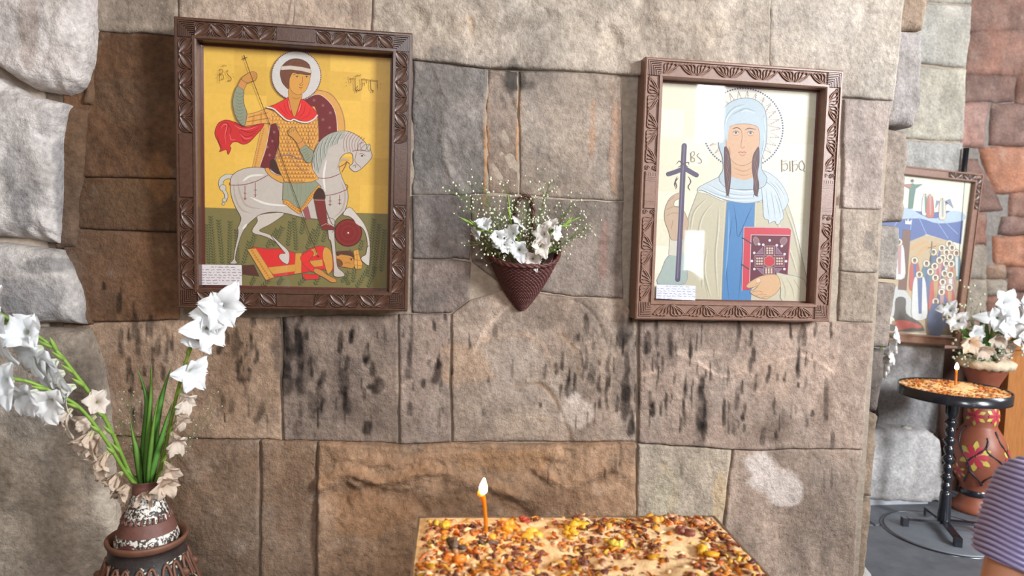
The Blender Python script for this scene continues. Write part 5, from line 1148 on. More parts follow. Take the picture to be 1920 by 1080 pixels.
lumps = [(.36,-.085,.018,(238,190,60),'tall bright yellow wax lump near the middle of the candle table'),(.335,-.11,.016,(232,180,50),'yellow wax lump just left of the tallest yellow lump'),(.20,-.09,.016,(226,150,44),'orange wax lump close to the right of the lit taper'),
         (.25,-.13,.021,(236,186,70),'wide golden wax lump in front of the lit taper'),(.05,-.075,.017,(232,184,60),'yellow wax lump near the back left table corner'),(.085,-.16,.018,(96,76,60),'dark grey wax lump left of the lit taper'),(.15,-.16,.015,(84,68,56),'blackened wax lump at the foot of the lit taper'),
         (.60,-.04,.019,(214,160,120),'pale pinkish wax lump at the back right of the table'),(.65,-.055,.017,(206,140,100),'tan wax lump beside the back right table corner'),(.55,-.045,.016,(226,160,60),'yellow-orange wax lump on the back right heap'),(.60,-.11,.018,(140,76,60),'reddish brown wax lump on the right side heap'),
         (.245,-.032,.014,(176,74,48),'upright rust red wax lump at the back table edge'),(.43,-.17,.019,(214,190,70),'greenish yellow wax lump in the middle front of the table'),(.62,-.19,.018,(232,170,40),'yellow wax lump at the right front of the table'),(.08,-.22,.018,(226,130,40),'orange wax lump at the left front of the table')]
for (x, y, s_, col_, lb) in lumps:
    mb = MB(); wax_piece_c = tw_pt(x, y, s_*.2); 
    for q in range(5): mb.blob(wax_piece_c+np.array((rs.uniform(-1, 1)*s_*.7, rs.uniform(-1, 1)*s_*.7, rs.uniform(-.1, .35)*s_)), (s_*rs.uniform(.4, .8), s_*rs.uniform(.4, .8), s_*rs.uniform(.3, .6)), 5, 7, col=lin(np.clip(np.array(col_)+rs.uniform(-14, 14), 0, 255)), jit=.9, seed=rs.randrange(900))
    mb.build('melted_wax_lump', M_WAX, None, colors=True, label=lb, cat='wax', group='melted wax lumps on the candle table')
# burning taper
cb = on_z(910, 1008, TZ-.004); Yc_ = cb[1]
ct = on_y(906, 925, Yc_); k_ = np.linalg.norm(cb-CAM)/1280
taper = empty('taper_candle', tuple(cb), label='thin lit beeswax taper standing in the sand of the candle table', cat='candle')
M_TAPER = mat('beeswax_taper', (226, 140, 26), .4, .1, 60, sub=.3, trans=.35)
pth = catmull([cb+(0, 0, -.012), on_y(911, 985, Yc_), on_y(909, 955, Yc_), on_y(907, 938, Yc_), on_y(904, 928, Yc_)], 5)
m = MB(); m.tube(pth, np.concatenate([np.full(13, 3.6*k_), np.linspace(3.8, 5.6, len(pth)-13)*k_]), 10); shaft = m.build('wax_shaft', M_TAPER, taper, world=True)
m = MB(); m.tube([on_y(902, 932, Yc_-.003), on_y(899, 928, Yc_-.004), on_y(898, 923, Yc_-.003), on_y(900, 920, Yc_)], [1.5*k_, 3*k_, 3*k_, 2*k_], 8); m.build('wax_drip', M_TAPER, shaft, world=True)
m = MB(); m.tube([on_y(905, 928, Yc_), on_y(905.5, 918, Yc_)], .9*k_, 6); m.build('wick', mat('burnt_wick', (30, 22, 18), .9, .1), shaft, world=True)
M_FLAME = emit_mat('candle_flame', (1.0, .78, .42), 22)
def flame_mesh(base_, top_, r):
    m = MB(); base_, top_ = np.array(base_), np.array(top_); ts = np.linspace(0, 1, 9)
    m.tube([base_+(top_-base_)*t for t in ts], [r*max(.08, math.sin(math.pi*min(1, .12+.80*t**.75))**1.0*(1-.35*t)) for t in ts], 10); return m
flame_mesh(on_y(905, 926, Yc_), on_y(908, 897, Yc_), 8.5*k_).build('flame', M_FLAME, taper, world=True)
pl = bpy.data.lights.new('taper_flame_light', 'POINT'); pl.energy = .9; pl.color = (1, .62, .26); pl.shadow_soft_size = .01
po = bpy.data.objects.new('taper_flame_light', pl); COL.objects.link(po); po.location = tuple(on_y(906, 885, Yc_-.01))

# ---------------------------------------------------------------- side chapel on the right
Yg = 1.72
wall_pillar = empty('wall_chapel_pillar', kind='structure', label='grey dressed stone pillar of the side chapel')
gl, gr_ = on_y(1560, 300, Yg)[0], on_y(1812, 200, Yg)[0]
m = MB(); m.box((gl, Yg+.006, 0), (gr_-.02, Yg+.5, 3.6)); m.build('mortar_core', M_MORTAR, wall_pillar)
Gs = lambda t, b_, c_, **k: stone('dressed_block', t, b_, c_, Y=Yg, parent=wall_pillar, marks=False, res=.016, back=.10, gap=.003, rnd=.014, rough=k.pop('rough', .006), **k)
Gs([(1560,-90),(1826,-90)], [(1560,-2),(1822,8)], (164,162,154))
Gs([(1560,0),(1822,10)], [(1560,116),(1700,118),(1810,128)], (164,166,162), alt=(176,160,140), proud=.02, right=[(1822,10),(1818,70),(1810,128)])
Gs([(1560,120),(1700,122),(1812,130)], [(1560,255),(1808,266)], (172,168,154), alt=(156,158,156))
Gs([(1560,257),(1808,268)], [(1560,470),(1790,480)], (158,160,160))
Gs([(1560,472),(1788,482)], [(1560,640),(1772,650)], (150,150,150))
Gs([(1560,642),(1768,652)], [(1560,812),(1756,815)], (150,152,158), alt=(112,114,120), spread=.5)
plb = on_z(1765, 945, 0)
plinth = empty('wall_plinth', kind='structure', label='low pale stone plinth at the foot of the chapel pillar')
stone('plinth_block', [(1500,800),(1740,806),(1762,822)], [(1500,936),(1772,946)], (186,188,194), Y=plb[1], parent=plinth, marks=False, res=.012, back=.35, rnd=.05, rough=.010, proud=.02, alt=(150,150,152), right=[(1762,822),(1768,880),(1772,946)])
m = MB(); zt_ = on_y(1700, 812, plb[1])[2]; x0_, x1_ = on_y(1500, 812, plb[1])[0], on_y(1752, 812, plb[1])[0]
m.box((x0_, plb[1]+.01, 0), (x1_, Yg+.02, zt_-.008)); m.build('plinth_core', mat('pale_plinth', (176,178,184), .9, .2, 12, .5, 60), plinth, smooth=False)
# rough red masonry wall at the back
Yr = 2.9
wall_red = empty('wall_chapel_back', kind='structure', label='rough red masonry at the back of the chapel')
m = MB(); m.box((on_y(1700, 300, Yr)[0], Yr+.02, 0), (on_y(2400, 300, Yr)[0], Yr+.5, 4.2)); m.build('mortar_core', mat('chapel_mortar', (148,140,134), .95, .3, 30, .8, 60), wall_red)
Rs = lambda t, b_, c_, **k: stone('masonry_block', t, b_, c_, Y=Yr, parent=wall_red, marks=False, res=.02, back=.10, gap=-.012, rnd=.025, proud=.02, rough=.012, warp=.015, **k)
R1c, R2c, R3c, GYc = (150,108,94), (176,118,90), (134,104,96), (160,150,138)
for t, b_, c_ in ([((1800,-90),(2030,-90)),((1800,58),(1890,60),(2030,40)),R1c], [((1808,64),(2030,46)),((1806,138),(1905,140),(2030,136)),R1c], [((1806,142),(1905,142)),((1804,188),(1900,188)),R3c], [((1909,140),(2030,138)),((1908,190),(2030,190)),R1c],
                  [((1800,194),(1850,196)),((1798,272),(1842,274)),(170,128,118)], [((1862,196),(2030,194)),((1858,270),(2030,272)),R3c], [((1838,278),(2030,276)),((1866,360),(2030,358)),R2c], [((1800,300),(1832,300)),((1800,396),(1880,392)),R3c],
                  [((1898,364),(2030,362)),((1896,404),(2030,404)),R1c], [((1884,408),(2030,408)),((1876,438),(2030,440)),R3c], [((1866,446),(2030,444)),((1868,498),(2030,500)),R2c], [((1800,402),(1846,402)),((1800,456),(1848,458)),R1c],
                  [((1800,462),(1848,462)),((1800,520),(1850,522)),GYc], [((1852,500),(1882,500)),((1850,520),(1882,522)),(160,130,110)], [((1852,526),(1888,526)),((1850,552),(1888,552)),GYc], [((1890,504),(2030,504)),((1892,545),(2030,545)),R1c],
                  [((1892,550),(2030,550)),((1890,590),(2030,590)),R3c], [((1800,526),(1848,526)),((1800,600),(1848,600)),GYc], [((1852,558),(1888,558)),((1850,600),(1888,600)),R1c], [((1800,604),(1900,604)),((1800,680),(1900,680)),R3c], [((1904,596),(2030,596)),((1904,680),(2030,680)),R1c], [((1800,684),(2030,684)),((1800,790),(2030,790)),R3c]):
    Rs(list(t), list(b_), c_)
rr2 = random.Random(4)
for r_ in range(10):
    y0_ = -90+r_*92
    for x0_, x1_ in ((1690,1794),(2036,2170),(2174,2330)): Rs([(x0_,y0_+rr2.randint(-6,6)),(x1_,y0_)], [(x0_,y0_+84),(x1_,y0_+86)], rr2.choice([R1c,R2c,R3c]))
# wooden stall: panelling coloured dark as its shaded recess, and an oak board
M_SHADEWOOD = mat('shaded_panelling', (74, 46, 34), .55, .3, 12, .1, 40, stretch=(6, 6, 1))
M_OAK = mat('varnished_oak', (168, 108, 58), .4, .25, 10, .1, 50, stretch=(10, 10, 1))
stall = empty('wooden_stall', tuple(on_z(1905, 955, 0)), label='wooden stall with varnished oak board behind the painted vase', cat='stall')
Yw = 1.80; xw0, xw1 = on_y(1758, 800, Yw)[0], on_y(1990, 800, Yw)[0]; zw = on_y(1830, 655, Yw)[2]
m = MB(); m.box((xw0, Yw, 0), (xw1, Yw+.04, zw)); m.build('back_panel', M_SHADEWOOD, stall, world=True, smooth=False)
yo = on_z(1872, 950, 0)[1]; xo0 = on_y(1872, 940, yo)[0]; zo = on_y(1890, 655, yo)[2]
m = MB(); m.box((xo0, yo, 0), (xo0+.50, yo+.05, zo)); m.build('oak_board', M_OAK, stall, world=True, smooth=False)
m = MB(); m.box((xo0-.02, yo-.02, zo), (xo0+.55, Yw+.04, zo+.035)); m.build('top_board', M_OAK, stall, world=True, smooth=False)
# black rod above the far icon
rod_t, rod_b = on_y(1812, 278, Yg-.03), on_y(1806, 330, Yg-.03)
m = MB(); m.tube([rod_t, rod_b, rod_b+(0, 0, -.5)], .016, 8); rod = m.build('metal_rod', mat('black_metal', (28, 28, 32), .35, .1), None, label='black metal rod fixed to the pillar above the crowded icon', cat='rod')

# ---- far icon, hung slightly askew
FI_W, FI_H = .86, 1.10
c3 = on_y(1726, 642, Yg-.075)
icon_far = empty('framed_icon', (c3[0]-.13, Yg-.075, c3[2]), (0.0, .055, 0), label='icon of a crowd of haloed saints under a hill, hung in the chapel', cat='icon')
BDF = frame_geometry(icon_far, FI_W, FI_H, .055, .06, M_CARVED_LIGHT)
for k in range(4): place_child('carved_petal', pet, M_CARVED_LIGHT, BDF[1], (FI_W/2-.028, 0, FI_H-.05-.05*k), math.radians(51)*(1 if k % 2 else -1)); place_child('carved_petal', pet, M_CARVED_LIGHT, BDF[2], (FI_W/2-.07-.05*k, 0, FI_H-.028), math.radians(39)*(1 if k % 2 else -1))
P = Paint(icon_far, .03, .85); P.mute = .28; z6 = zz(1600, 280, 2.7); xi = FI_W/2-.055  # pale glass haze blended into this icon's paint colours
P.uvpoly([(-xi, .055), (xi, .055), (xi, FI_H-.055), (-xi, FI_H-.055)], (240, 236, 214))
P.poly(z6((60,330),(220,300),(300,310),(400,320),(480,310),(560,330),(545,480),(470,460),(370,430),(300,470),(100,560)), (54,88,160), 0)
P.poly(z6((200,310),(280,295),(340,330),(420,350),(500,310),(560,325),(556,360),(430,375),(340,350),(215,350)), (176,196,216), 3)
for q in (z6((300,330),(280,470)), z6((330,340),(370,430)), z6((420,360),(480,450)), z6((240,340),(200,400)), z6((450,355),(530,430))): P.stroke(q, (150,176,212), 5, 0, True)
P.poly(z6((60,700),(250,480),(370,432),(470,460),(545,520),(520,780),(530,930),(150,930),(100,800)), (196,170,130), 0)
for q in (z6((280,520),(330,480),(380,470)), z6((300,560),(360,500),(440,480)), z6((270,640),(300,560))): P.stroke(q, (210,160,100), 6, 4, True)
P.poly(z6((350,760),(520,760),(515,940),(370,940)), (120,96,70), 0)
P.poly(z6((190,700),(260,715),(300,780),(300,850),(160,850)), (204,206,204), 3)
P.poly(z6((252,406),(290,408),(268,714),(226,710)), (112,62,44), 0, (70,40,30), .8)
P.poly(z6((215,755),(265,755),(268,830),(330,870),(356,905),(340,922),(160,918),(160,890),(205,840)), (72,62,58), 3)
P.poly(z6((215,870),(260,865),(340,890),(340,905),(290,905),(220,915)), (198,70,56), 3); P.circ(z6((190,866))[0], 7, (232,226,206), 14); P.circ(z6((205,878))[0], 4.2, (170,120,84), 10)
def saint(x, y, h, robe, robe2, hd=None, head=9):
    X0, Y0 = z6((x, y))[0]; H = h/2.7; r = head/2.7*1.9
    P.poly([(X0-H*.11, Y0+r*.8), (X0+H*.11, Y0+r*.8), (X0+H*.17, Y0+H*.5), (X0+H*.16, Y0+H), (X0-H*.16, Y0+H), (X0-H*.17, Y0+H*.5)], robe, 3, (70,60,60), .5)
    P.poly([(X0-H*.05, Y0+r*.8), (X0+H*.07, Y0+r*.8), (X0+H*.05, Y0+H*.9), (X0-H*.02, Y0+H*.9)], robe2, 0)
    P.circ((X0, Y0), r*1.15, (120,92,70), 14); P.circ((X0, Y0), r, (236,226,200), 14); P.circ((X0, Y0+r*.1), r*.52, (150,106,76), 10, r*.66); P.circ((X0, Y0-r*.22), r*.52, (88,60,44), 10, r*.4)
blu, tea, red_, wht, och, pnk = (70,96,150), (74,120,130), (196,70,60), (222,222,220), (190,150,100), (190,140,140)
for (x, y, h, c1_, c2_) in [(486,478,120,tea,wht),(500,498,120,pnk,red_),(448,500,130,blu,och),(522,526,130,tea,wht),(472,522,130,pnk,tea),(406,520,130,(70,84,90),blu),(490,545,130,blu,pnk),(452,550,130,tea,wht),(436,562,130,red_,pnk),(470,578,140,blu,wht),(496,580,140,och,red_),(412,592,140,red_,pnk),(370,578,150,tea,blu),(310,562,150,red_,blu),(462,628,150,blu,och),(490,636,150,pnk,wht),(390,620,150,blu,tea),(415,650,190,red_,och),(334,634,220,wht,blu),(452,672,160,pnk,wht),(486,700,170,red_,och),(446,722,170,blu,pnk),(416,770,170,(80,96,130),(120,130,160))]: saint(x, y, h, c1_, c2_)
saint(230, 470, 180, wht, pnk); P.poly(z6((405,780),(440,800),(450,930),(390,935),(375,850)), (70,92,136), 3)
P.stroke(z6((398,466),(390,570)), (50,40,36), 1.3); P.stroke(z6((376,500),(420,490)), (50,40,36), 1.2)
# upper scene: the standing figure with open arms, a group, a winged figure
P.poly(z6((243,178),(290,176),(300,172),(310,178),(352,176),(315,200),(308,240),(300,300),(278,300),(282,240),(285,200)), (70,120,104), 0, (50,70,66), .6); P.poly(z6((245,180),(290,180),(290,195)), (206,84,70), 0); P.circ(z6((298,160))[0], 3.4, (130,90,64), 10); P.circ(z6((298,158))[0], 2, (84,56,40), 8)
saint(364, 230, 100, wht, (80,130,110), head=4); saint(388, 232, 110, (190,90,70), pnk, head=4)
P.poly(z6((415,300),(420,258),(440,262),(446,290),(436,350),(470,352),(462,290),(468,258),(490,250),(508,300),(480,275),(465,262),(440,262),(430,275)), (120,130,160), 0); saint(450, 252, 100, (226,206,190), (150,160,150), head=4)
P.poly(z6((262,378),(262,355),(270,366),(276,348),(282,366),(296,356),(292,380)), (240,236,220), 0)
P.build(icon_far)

# ---- candle stand
M_IRON = mat('black_lacquered_iron', (30, 32, 40), .22, .1, 40, spec=.6, coat=.4)
sb = on_z(1768, 993, .0); Ys = sb[1]; sk = 1/1280*np.dot(sb-CAM, F_)
tc_ = on_y(1795, 733, Ys); tr = 91*sk
stand = empty('candle_stand', (sb[0], Ys, 0), label='round black iron candle stand on a turned column in the chapel', cat='candle stand')
zt = tc_[2]; m = MB()
m.lathe([(.001, zt-.045), (tr, zt-.045), (tr*1.0, zt-.043), (tr, zt+.012), (tr-.006, zt+.012), (tr-.006, zt-.01), (.001, zt-.012)], 64); m.build('tray', M_IRON, stand)
m = MB(); hcol = zt-.045
pr = [(.030, .03), (.034, .05), (.030, .20), (.026, .22)]
nb = 8
for k in range(nb):
    z0_ = .22+(hcol-.12-.22)*k/nb; dz_ = (hcol-.12-.22)/nb
    pr += [(.017, z0_+.05*dz_), (.024, z0_+.2*dz_), (.035 if k % 2 else .028, z0_+.5*dz_), (.024, z0_+.8*dz_), (.017, z0_+.95*dz_)]
pr += [(.030, hcol-.11), (.034, hcol-.09), (.034, hcol)]
m.lathe(pr, 24); m.build('turned_column', M_IRON, stand)
for (x, y) in ((1690,988),(1737,968),(1838,1000),(1797,1030)):
    e_ = on_z(x, y, .0)-np.array((sb[0], Ys, 0)); L_ = np.linalg.norm(e_); d_ = e_/L_; n_ = np.array((-d_[1], d_[0], 0))*.018
    m = MB()
    for (s0, s1, z0_, z1_) in ((0, .88, .035, .050), (.86, 1.0, 0, .050)):
        q0, q1 = d_*L_*s0, d_*L_*s1
        m.add([q0-n_+(0,0,z0_), q0+n_+(0,0,z0_), q1+n_+(0,0,z0_), q1-n_+(0,0,z0_), q0-n_+(0,0,z1_), q0+n_+(0,0,z1_), q1+n_+(0,0,z1_), q1-n_+(0,0,z1_)], [(0,1,2,3),(4,7,6,5),(0,4,5,1),(1,5,6,2),(2,6,7,3),(3,7,4,0)])
    m.build('leg', M_IRON, stand, smooth=False)
rs = random.Random(9)
m = MB(); an = np.linspace(0, 2*math.pi, 40)
P_ = np.array([[(r_*math.cos(t), r_*math.sin(t), zt+.004+.010*float(fbm(np.array([r_*math.cos(t), r_*math.sin(t), 0]), 14, 2, 4))) for t in an] for r_ in np.linspace(.001, tr-.007, 14)])
m.grid(P_); m.build('sand_bed', M_SAND, stand)
mb = MB()
for k in range(850):
    r_ = (tr-.015)*math.sqrt(rs.random()); t = rs.uniform(0, 6.28); s_ = rs.uniform(.007, .015)
    mb.blob((sb[0]+r_*math.cos(t), Ys+r_*math.sin(t), zt+.012), (s_, s_*.8, s_*.55), 3, 6, col=lin(rs.choice([(206,116,30),(216,140,40),(140,70,40),(180,96,40),(214,160,90)])), jit=.8, seed=k)
mb.build('wax_crumbs', M_WAX, None, colors=True, label='amber wax crumbs covering the round stand in the chapel', cat='wax', kind='stuff')
c2b = on_y(1792, 716, Ys); taper2 = empty('taper_candle', tuple(c2b), label='small lit taper burning on the round stand in the chapel', cat='candle')
m = MB(); m.tube([c2b+(0, 0, -.02), on_y(1793, 700, Ys), on_y(1794, 692, Ys)], [.007, .006, .005], 8); m.build('wax_shaft', M_TAPER, taper2, world=True)
flame_mesh(on_y(1794, 693, Ys), on_y(1794.5, 680, Ys), .0125).build('flame', M_FLAME, taper2, world=True)
pl = bpy.data.lights.new('chapel_flame_light', 'POINT'); pl.energy = .7; pl.color = (1, .62, .26); pl.shadow_soft_size = .01
po = bpy.data.objects.new('chapel_flame_light', pl); COL.objects.link(po); po.location = tuple(on_y(1794, 672, Ys))
# round iron plate in the floor
pcn = on_z(1768, 1000, 0); pr_ = np.linalg.norm(on_z(1648, 982, 0)-pcn)*.96
plate = empty('floor_plate', (pcn[0], pcn[1], 0), label='round grey metal plate on the floor under the candle stand', cat='plate')
M_PLATE = mat('dull_steel', (120, 124, 132), .5, .2, 6, .1, 30, metallic=.3)
m = MB(); m.lathe([(.001, .010), (pr_-.02, .010), (pr_-.012, .006), (pr_-.012, -.01)], 72); m.build('disc', M_PLATE, plate)
m = MB(); m.lathe([(pr_-.010, -.01), (pr_-.010, .005), (pr_, .008), (pr_+.006, .002), (pr_+.006, -.01)], 72); m.build('rim_ring', M_IRON, plate)
for ch in stand.children: pass
stand.location.z = .010

# ---- painted terracotta floor vase with flowers
vb = on_z(1826, 956, 0); Yv2 = vb[1]; vk = np.dot(vb-CAM, F_)/1280
M_TC = mat('red_terracotta', (146, 82, 60), .45, .15, 14, .1, 60)
pvase = empty('painted_vase', (vb[0], Yv2, 0), label='tall terracotta floor vase painted with pink flowers and black vines', cat='vase')
zof = lambda y: float(on_y(1838, y, Yv2)[2])
vprof = [(.001, 0)]+[(hw*vk, max(0, zof(y))) for y, hw in ((957,37),(950,38),(943,34),(935,27),(926,25),(916,25),(905,28),(890,38),(870,45),(850,47),(830,44),(812,36),(800,28),(795,26),(785,28),(772,28),(760,25),(745,21),(732,20),(715,26),(700,33),(684,40),(680,42))]
m = MB(); m.lathe(vprof, 56); m.build('body', M_TC, pvase)
m = MB(); m.lathe([(25.5*vk, zof(926)), (27.5*vk, zof(923)), (27.5*vk, zof(917)), (25.5*vk, zof(914))], 40); m.build('black_ring', M_IRON, pvase)
def on_v(ang, z, off=.002):
    r_ = np.interp(z, [q[1] for q in vprof[1:]], [q[0] for q in vprof[1:]])+off; return np.array((r_*math.sin(ang), -r_*math.cos(ang), z))
def decal(name, mt, cen, pts, off):
    """flat painted shape wrapped on the vase; pts in (metres sideways, metres up)"""
    m = MB(); ang, z = cen; rb = np.interp(z, [q[1] for q in vprof[1:]], [q[0] for q in vprof[1:]])
    P2 = catmull(pts, 3, True); c_ = P2.mean(0); n = len(P2); V_l = [on_v(ang+c_[0]/rb, z+c_[1], off)]
    for s_ in (.5, 1.0): V_l += [on_v(ang+(c_[0]+(q[0]-c_[0])*s_)/rb, z+c_[1]+(q[1]-c_[1])*s_, off) for q in P2]
    fs = [(0, 1+i, 1+(i+1) % n) for i in range(n)]+[(1+i, 1+n+i, 1+n+(i+1) % n, 1+(i+1) % n) for i in range(n)]
    m.add(V_l, fs); return m.build(name, mt, pvase)
M_PINK = mat('pink_slip_paint', (186, 58, 78), .4, .12, 40); M_YEL = mat('yellow_slip_paint', (206, 186, 92), .4, .12, 40); M_BLK = mat('black_slip_paint', (48, 44, 50), .4, .1, 40)
rotf = math.atan2(vb[0]-CAM[0], vb[1]-CAM[1])   # the side that faces the viewer
def vflower(ang, z, R):
    for k in range(6):
        t = k*math.pi/3+.5; decal('painted_leaf', M_YEL, (ang, z), [(R*.2*math.cos(t-.6), R*.2*math.sin(t-.6)), (R*.8*math.cos(t-.3), R*.8*math.sin(t-.3)), (R*1.25*math.cos(t), R*1.25*math.sin(t)), (R*.8*math.cos(t+.3), R*.8*math.sin(t+.3)), (R*.2*math.cos(t+.6), R*.2*math.sin(t+.6))], .002)
    for k in range(6):
        t = k*math.pi/3; decal('painted_petal', M_PINK, (ang, z), [(R*.08*math.cos(t), R*.08*math.sin(t)), (R*.6*math.cos(t-.42), R*.6*math.sin(t-.42)), (R*.92*math.cos(t-.15), R*.92*math.sin(t-.15)), (R*.92*math.cos(t+.15), R*.92*math.sin(t+.15)), (R*.6*math.cos(t+.42), R*.6*math.sin(t+.42))], .0035)
for da, y_, R in ((-.1, 846, .075), (1.5, 850, .075), (-1.6, 852, .075), (-.35, 776, .05), (.9, 774, .05), (-.75, 880, .04), (2.6, 850, .07)): vflower(-rotf+da, zof(y_), R)
for k in range(9):
    a0_ = -rotf-2.4+k*.6; pts = [on_v(a0_+.34*math.sin(t*(1.5+.3*(k % 3))+k*2.1), zof(900-t*(20+k*7 % 11)), .003) for t in np.linspace(0, 3.4, 24)]
    m = MB(); m.tube(pts, [.006*(.35+.65*abs(math.sin(i*.8+k))) for i in range(24)], 5); m.build('painted_vine', M_BLK, pvase)
m = MB(); m.lathe([(36*vk, zof(690)), (46*vk, zof(686)), (47*vk, zof(678)), (40*vk, zof(673)), (.02, zof(676))], 40)
m.v = [tuple(np.array(v_)*(1+.05*math.sin(i*7.7), 1+.05*math.cos(i*5.1), 1)+(0, 0, .006*math.sin(i*3.3))) for i, v_ in enumerate(m.v)]
m.build('jute_collar', mat('jute_fibre', (206, 186, 160), .95, .3, 60, .8, 120), pvase)
rs = random.Random(31); vm = on_y(1850, 680, Yv2); GC = 'gladioli in the painted chapel vase'
def cglad(pts, items, label): gladiolus([vm+(0, 0, -.06)]+[on_y(x, y, Yv2+dy) for x, y, dy in pts], .009, items, rs, label, GC, col0=(88,128,56), col1=(120,160,80))
cv = vk
cglad([(1830,640,0),(1800,605,-.05),(1776,578,-.05)], [(.7,(-.6,-.8,0),'f',26*cv,0),(.55,(.3,-.9,-.3),'f',26*cv,.05),(.85,(-.5,-.5,.3),'f',22*cv,0),(.98,(-1,0,1),'bud',18*cv,0),(.4,(-.6,-.8,-.4),'f',26*cv,.5)], 'gladiolus leaning left over the far icon from the painted vase')
cglad([(1858,630,-.05),(1866,595,-.08),(1872,560,-.08)], [(.85,(-.1,-1,0),'f',32*cv,0),(.65,(-.5,-.9,-.2),'f',34*cv,0),(.5,(.4,-.9,-.2),'f',32*cv,.05),(.98,(0,0,1),'bud',18*cv,0),(.35,(-.2,-1,-.3),'f',30*cv,.5),(.2,(.5,-.9,-.3),'f',30*cv,.6)], 'upright gladiolus in the centre of the painted vase')
cglad([(1875,630,0),(1898,595,0),(1908,565,0)], [(.85,(.1,-1,.2),'f',32*cv,0),(.65,(.4,-.9,0),'f',32*cv,0),(.45,(-.3,-.9,0),'f',30*cv,.1),(.3,(.2,-1,-.4),'f',30*cv,.55)], 'gladiolus rising right of centre in the painted vase')
cglad([(1890,645,-.03),(1925,615,-.05),(1950,600,-.05)], [(.8,(-.2,-1,.2),'f',34*cv,0),(.6,(-.2,-1,-.3),'f',34*cv,0),(.4,(.1,-1,-.2),'f',30*cv,.2)], 'gladiolus leaning out of frame to the right of the painted vase')
cglad([(1838,655,-.06),(1822,640,-.12),(1806,632,-.14)], [(.8,(-.3,-1,-.2),'f',28*cv,.45),(.5,(.2,-1,-.3),'f',28*cv,.55)], 'short wilting gladiolus at the front of the painted vase')
for i, (x, y) in enumerate([(1820,600),(1838,580),(1850,590),(1885,590),(1790,600),(1868,600)]):
    blade([vm+(0, 0, -.03), on_y(1850+(x-1850)*.5, 640, Yv2-.03), on_y(x, y, Yv2-.04)], 6.5*cv, ('left-leaning','tall','short','right-leaning','low left','central')[i]+' green blade among the painted vase flowers', 'green blades in the painted vase', (58,100,48), (110,150,80))
for (x, y, lb) in [(1812,560,'rising left of the centre'),(1780,590,'at the far left'),(1800,662,'hanging over the left rim'),(1845,668,'over the front rim'),(1895,660,'over the right rim')]:
    gyps(vm+(0, 0, -.02), on_y(x, y, Yv2-.10 if y > 640 else Yv2), rs, "baby's breath spray "+lb+" of the painted vase", "baby's breath in the painted vase", dot=.0075, n=44, spread=.05, col=(196,208,190) if y > 640 else (214,216,190), stemc=(92,118,80))

# ---- black vase with white gladiolus half hidden behind the wall edge
bvx = on_y(1622, 806, Yg-.10); zbase = zt_-.008
bvase = empty('black_vase', (bvx[0], Yg-.10, zbase), label='glossy black vase on the plinth, half hidden behind the wall edge', cat='vase')
m = MB(); hb = float(on_y(1622, 735, Yg-.10)[2])-zbase
m.lathe([(.001, 0), (.045, 0), (.05, .01), (.07, hb*.3), (.075, hb*.5), (.06, hb*.75), (.04, hb*.9), (.05, hb), (.046, hb), (.036, hb*.9), (.03, hb*.6)], 32); m.build('body', M_IRON, bvase)
m = MB(); m.lathe([(.046, hb-.002), (.052, hb+.002), (.050, hb+.007), (.044, hb+.004)], 32); m.build('lip', M_IRON, bvase)
bvt = np.array((bvx[0], Yg-.10, zbase+hb-.05))
gladiolus([bvt, on_y(1634, 700, Yg-.16), on_y(1648, 660, Yg-.20), on_y(1662, 632, Yg-.20)], .009, [(.95,(.5,-.8,.1),'f',22*cv,0),(.82,(.8,-.6,-.1),'f',26*cv,0),(.66,(.7,-.7,0),'f',26*cv,.05),(.5,(.9,-.5,-.1),'f',26*cv,.1),(.36,(.9,-.5,-.2),'f',24*cv,.15),(.9,(-.3,0,1),'bud',20*cv,0),(.6,(-.5,0,1),'bud',20*cv,0)], rs, 'white gladiolus in the black vase peeking past the wall edge', 'gladioli in the chapel black vase')
m = MB(); q = on_y(1699, 803, plb[1]+.05); m.blob((q[0], plb[1]+.05, zt_+.012), (.035, .03, .022), 6, 9, jit=.6, seed=4); m.build('pebble', mat('pale_pebble', (196,190,184), .9, .2, 30, .4), None, label='small pale pebble lying on the stone plinth', cat='stone')
# boulder at the foot of the wall
q = on_z(1622, 1085, .0)
m = MB(); m.blob((1.75, .27, .12), (.13, .20, .22), 14, 20, jit=.5, seed=12); m.build('foundation_boulder', mat('grey_boulder', (150,146,142), .85, .35, 14, .8, 50), wall_reveal)
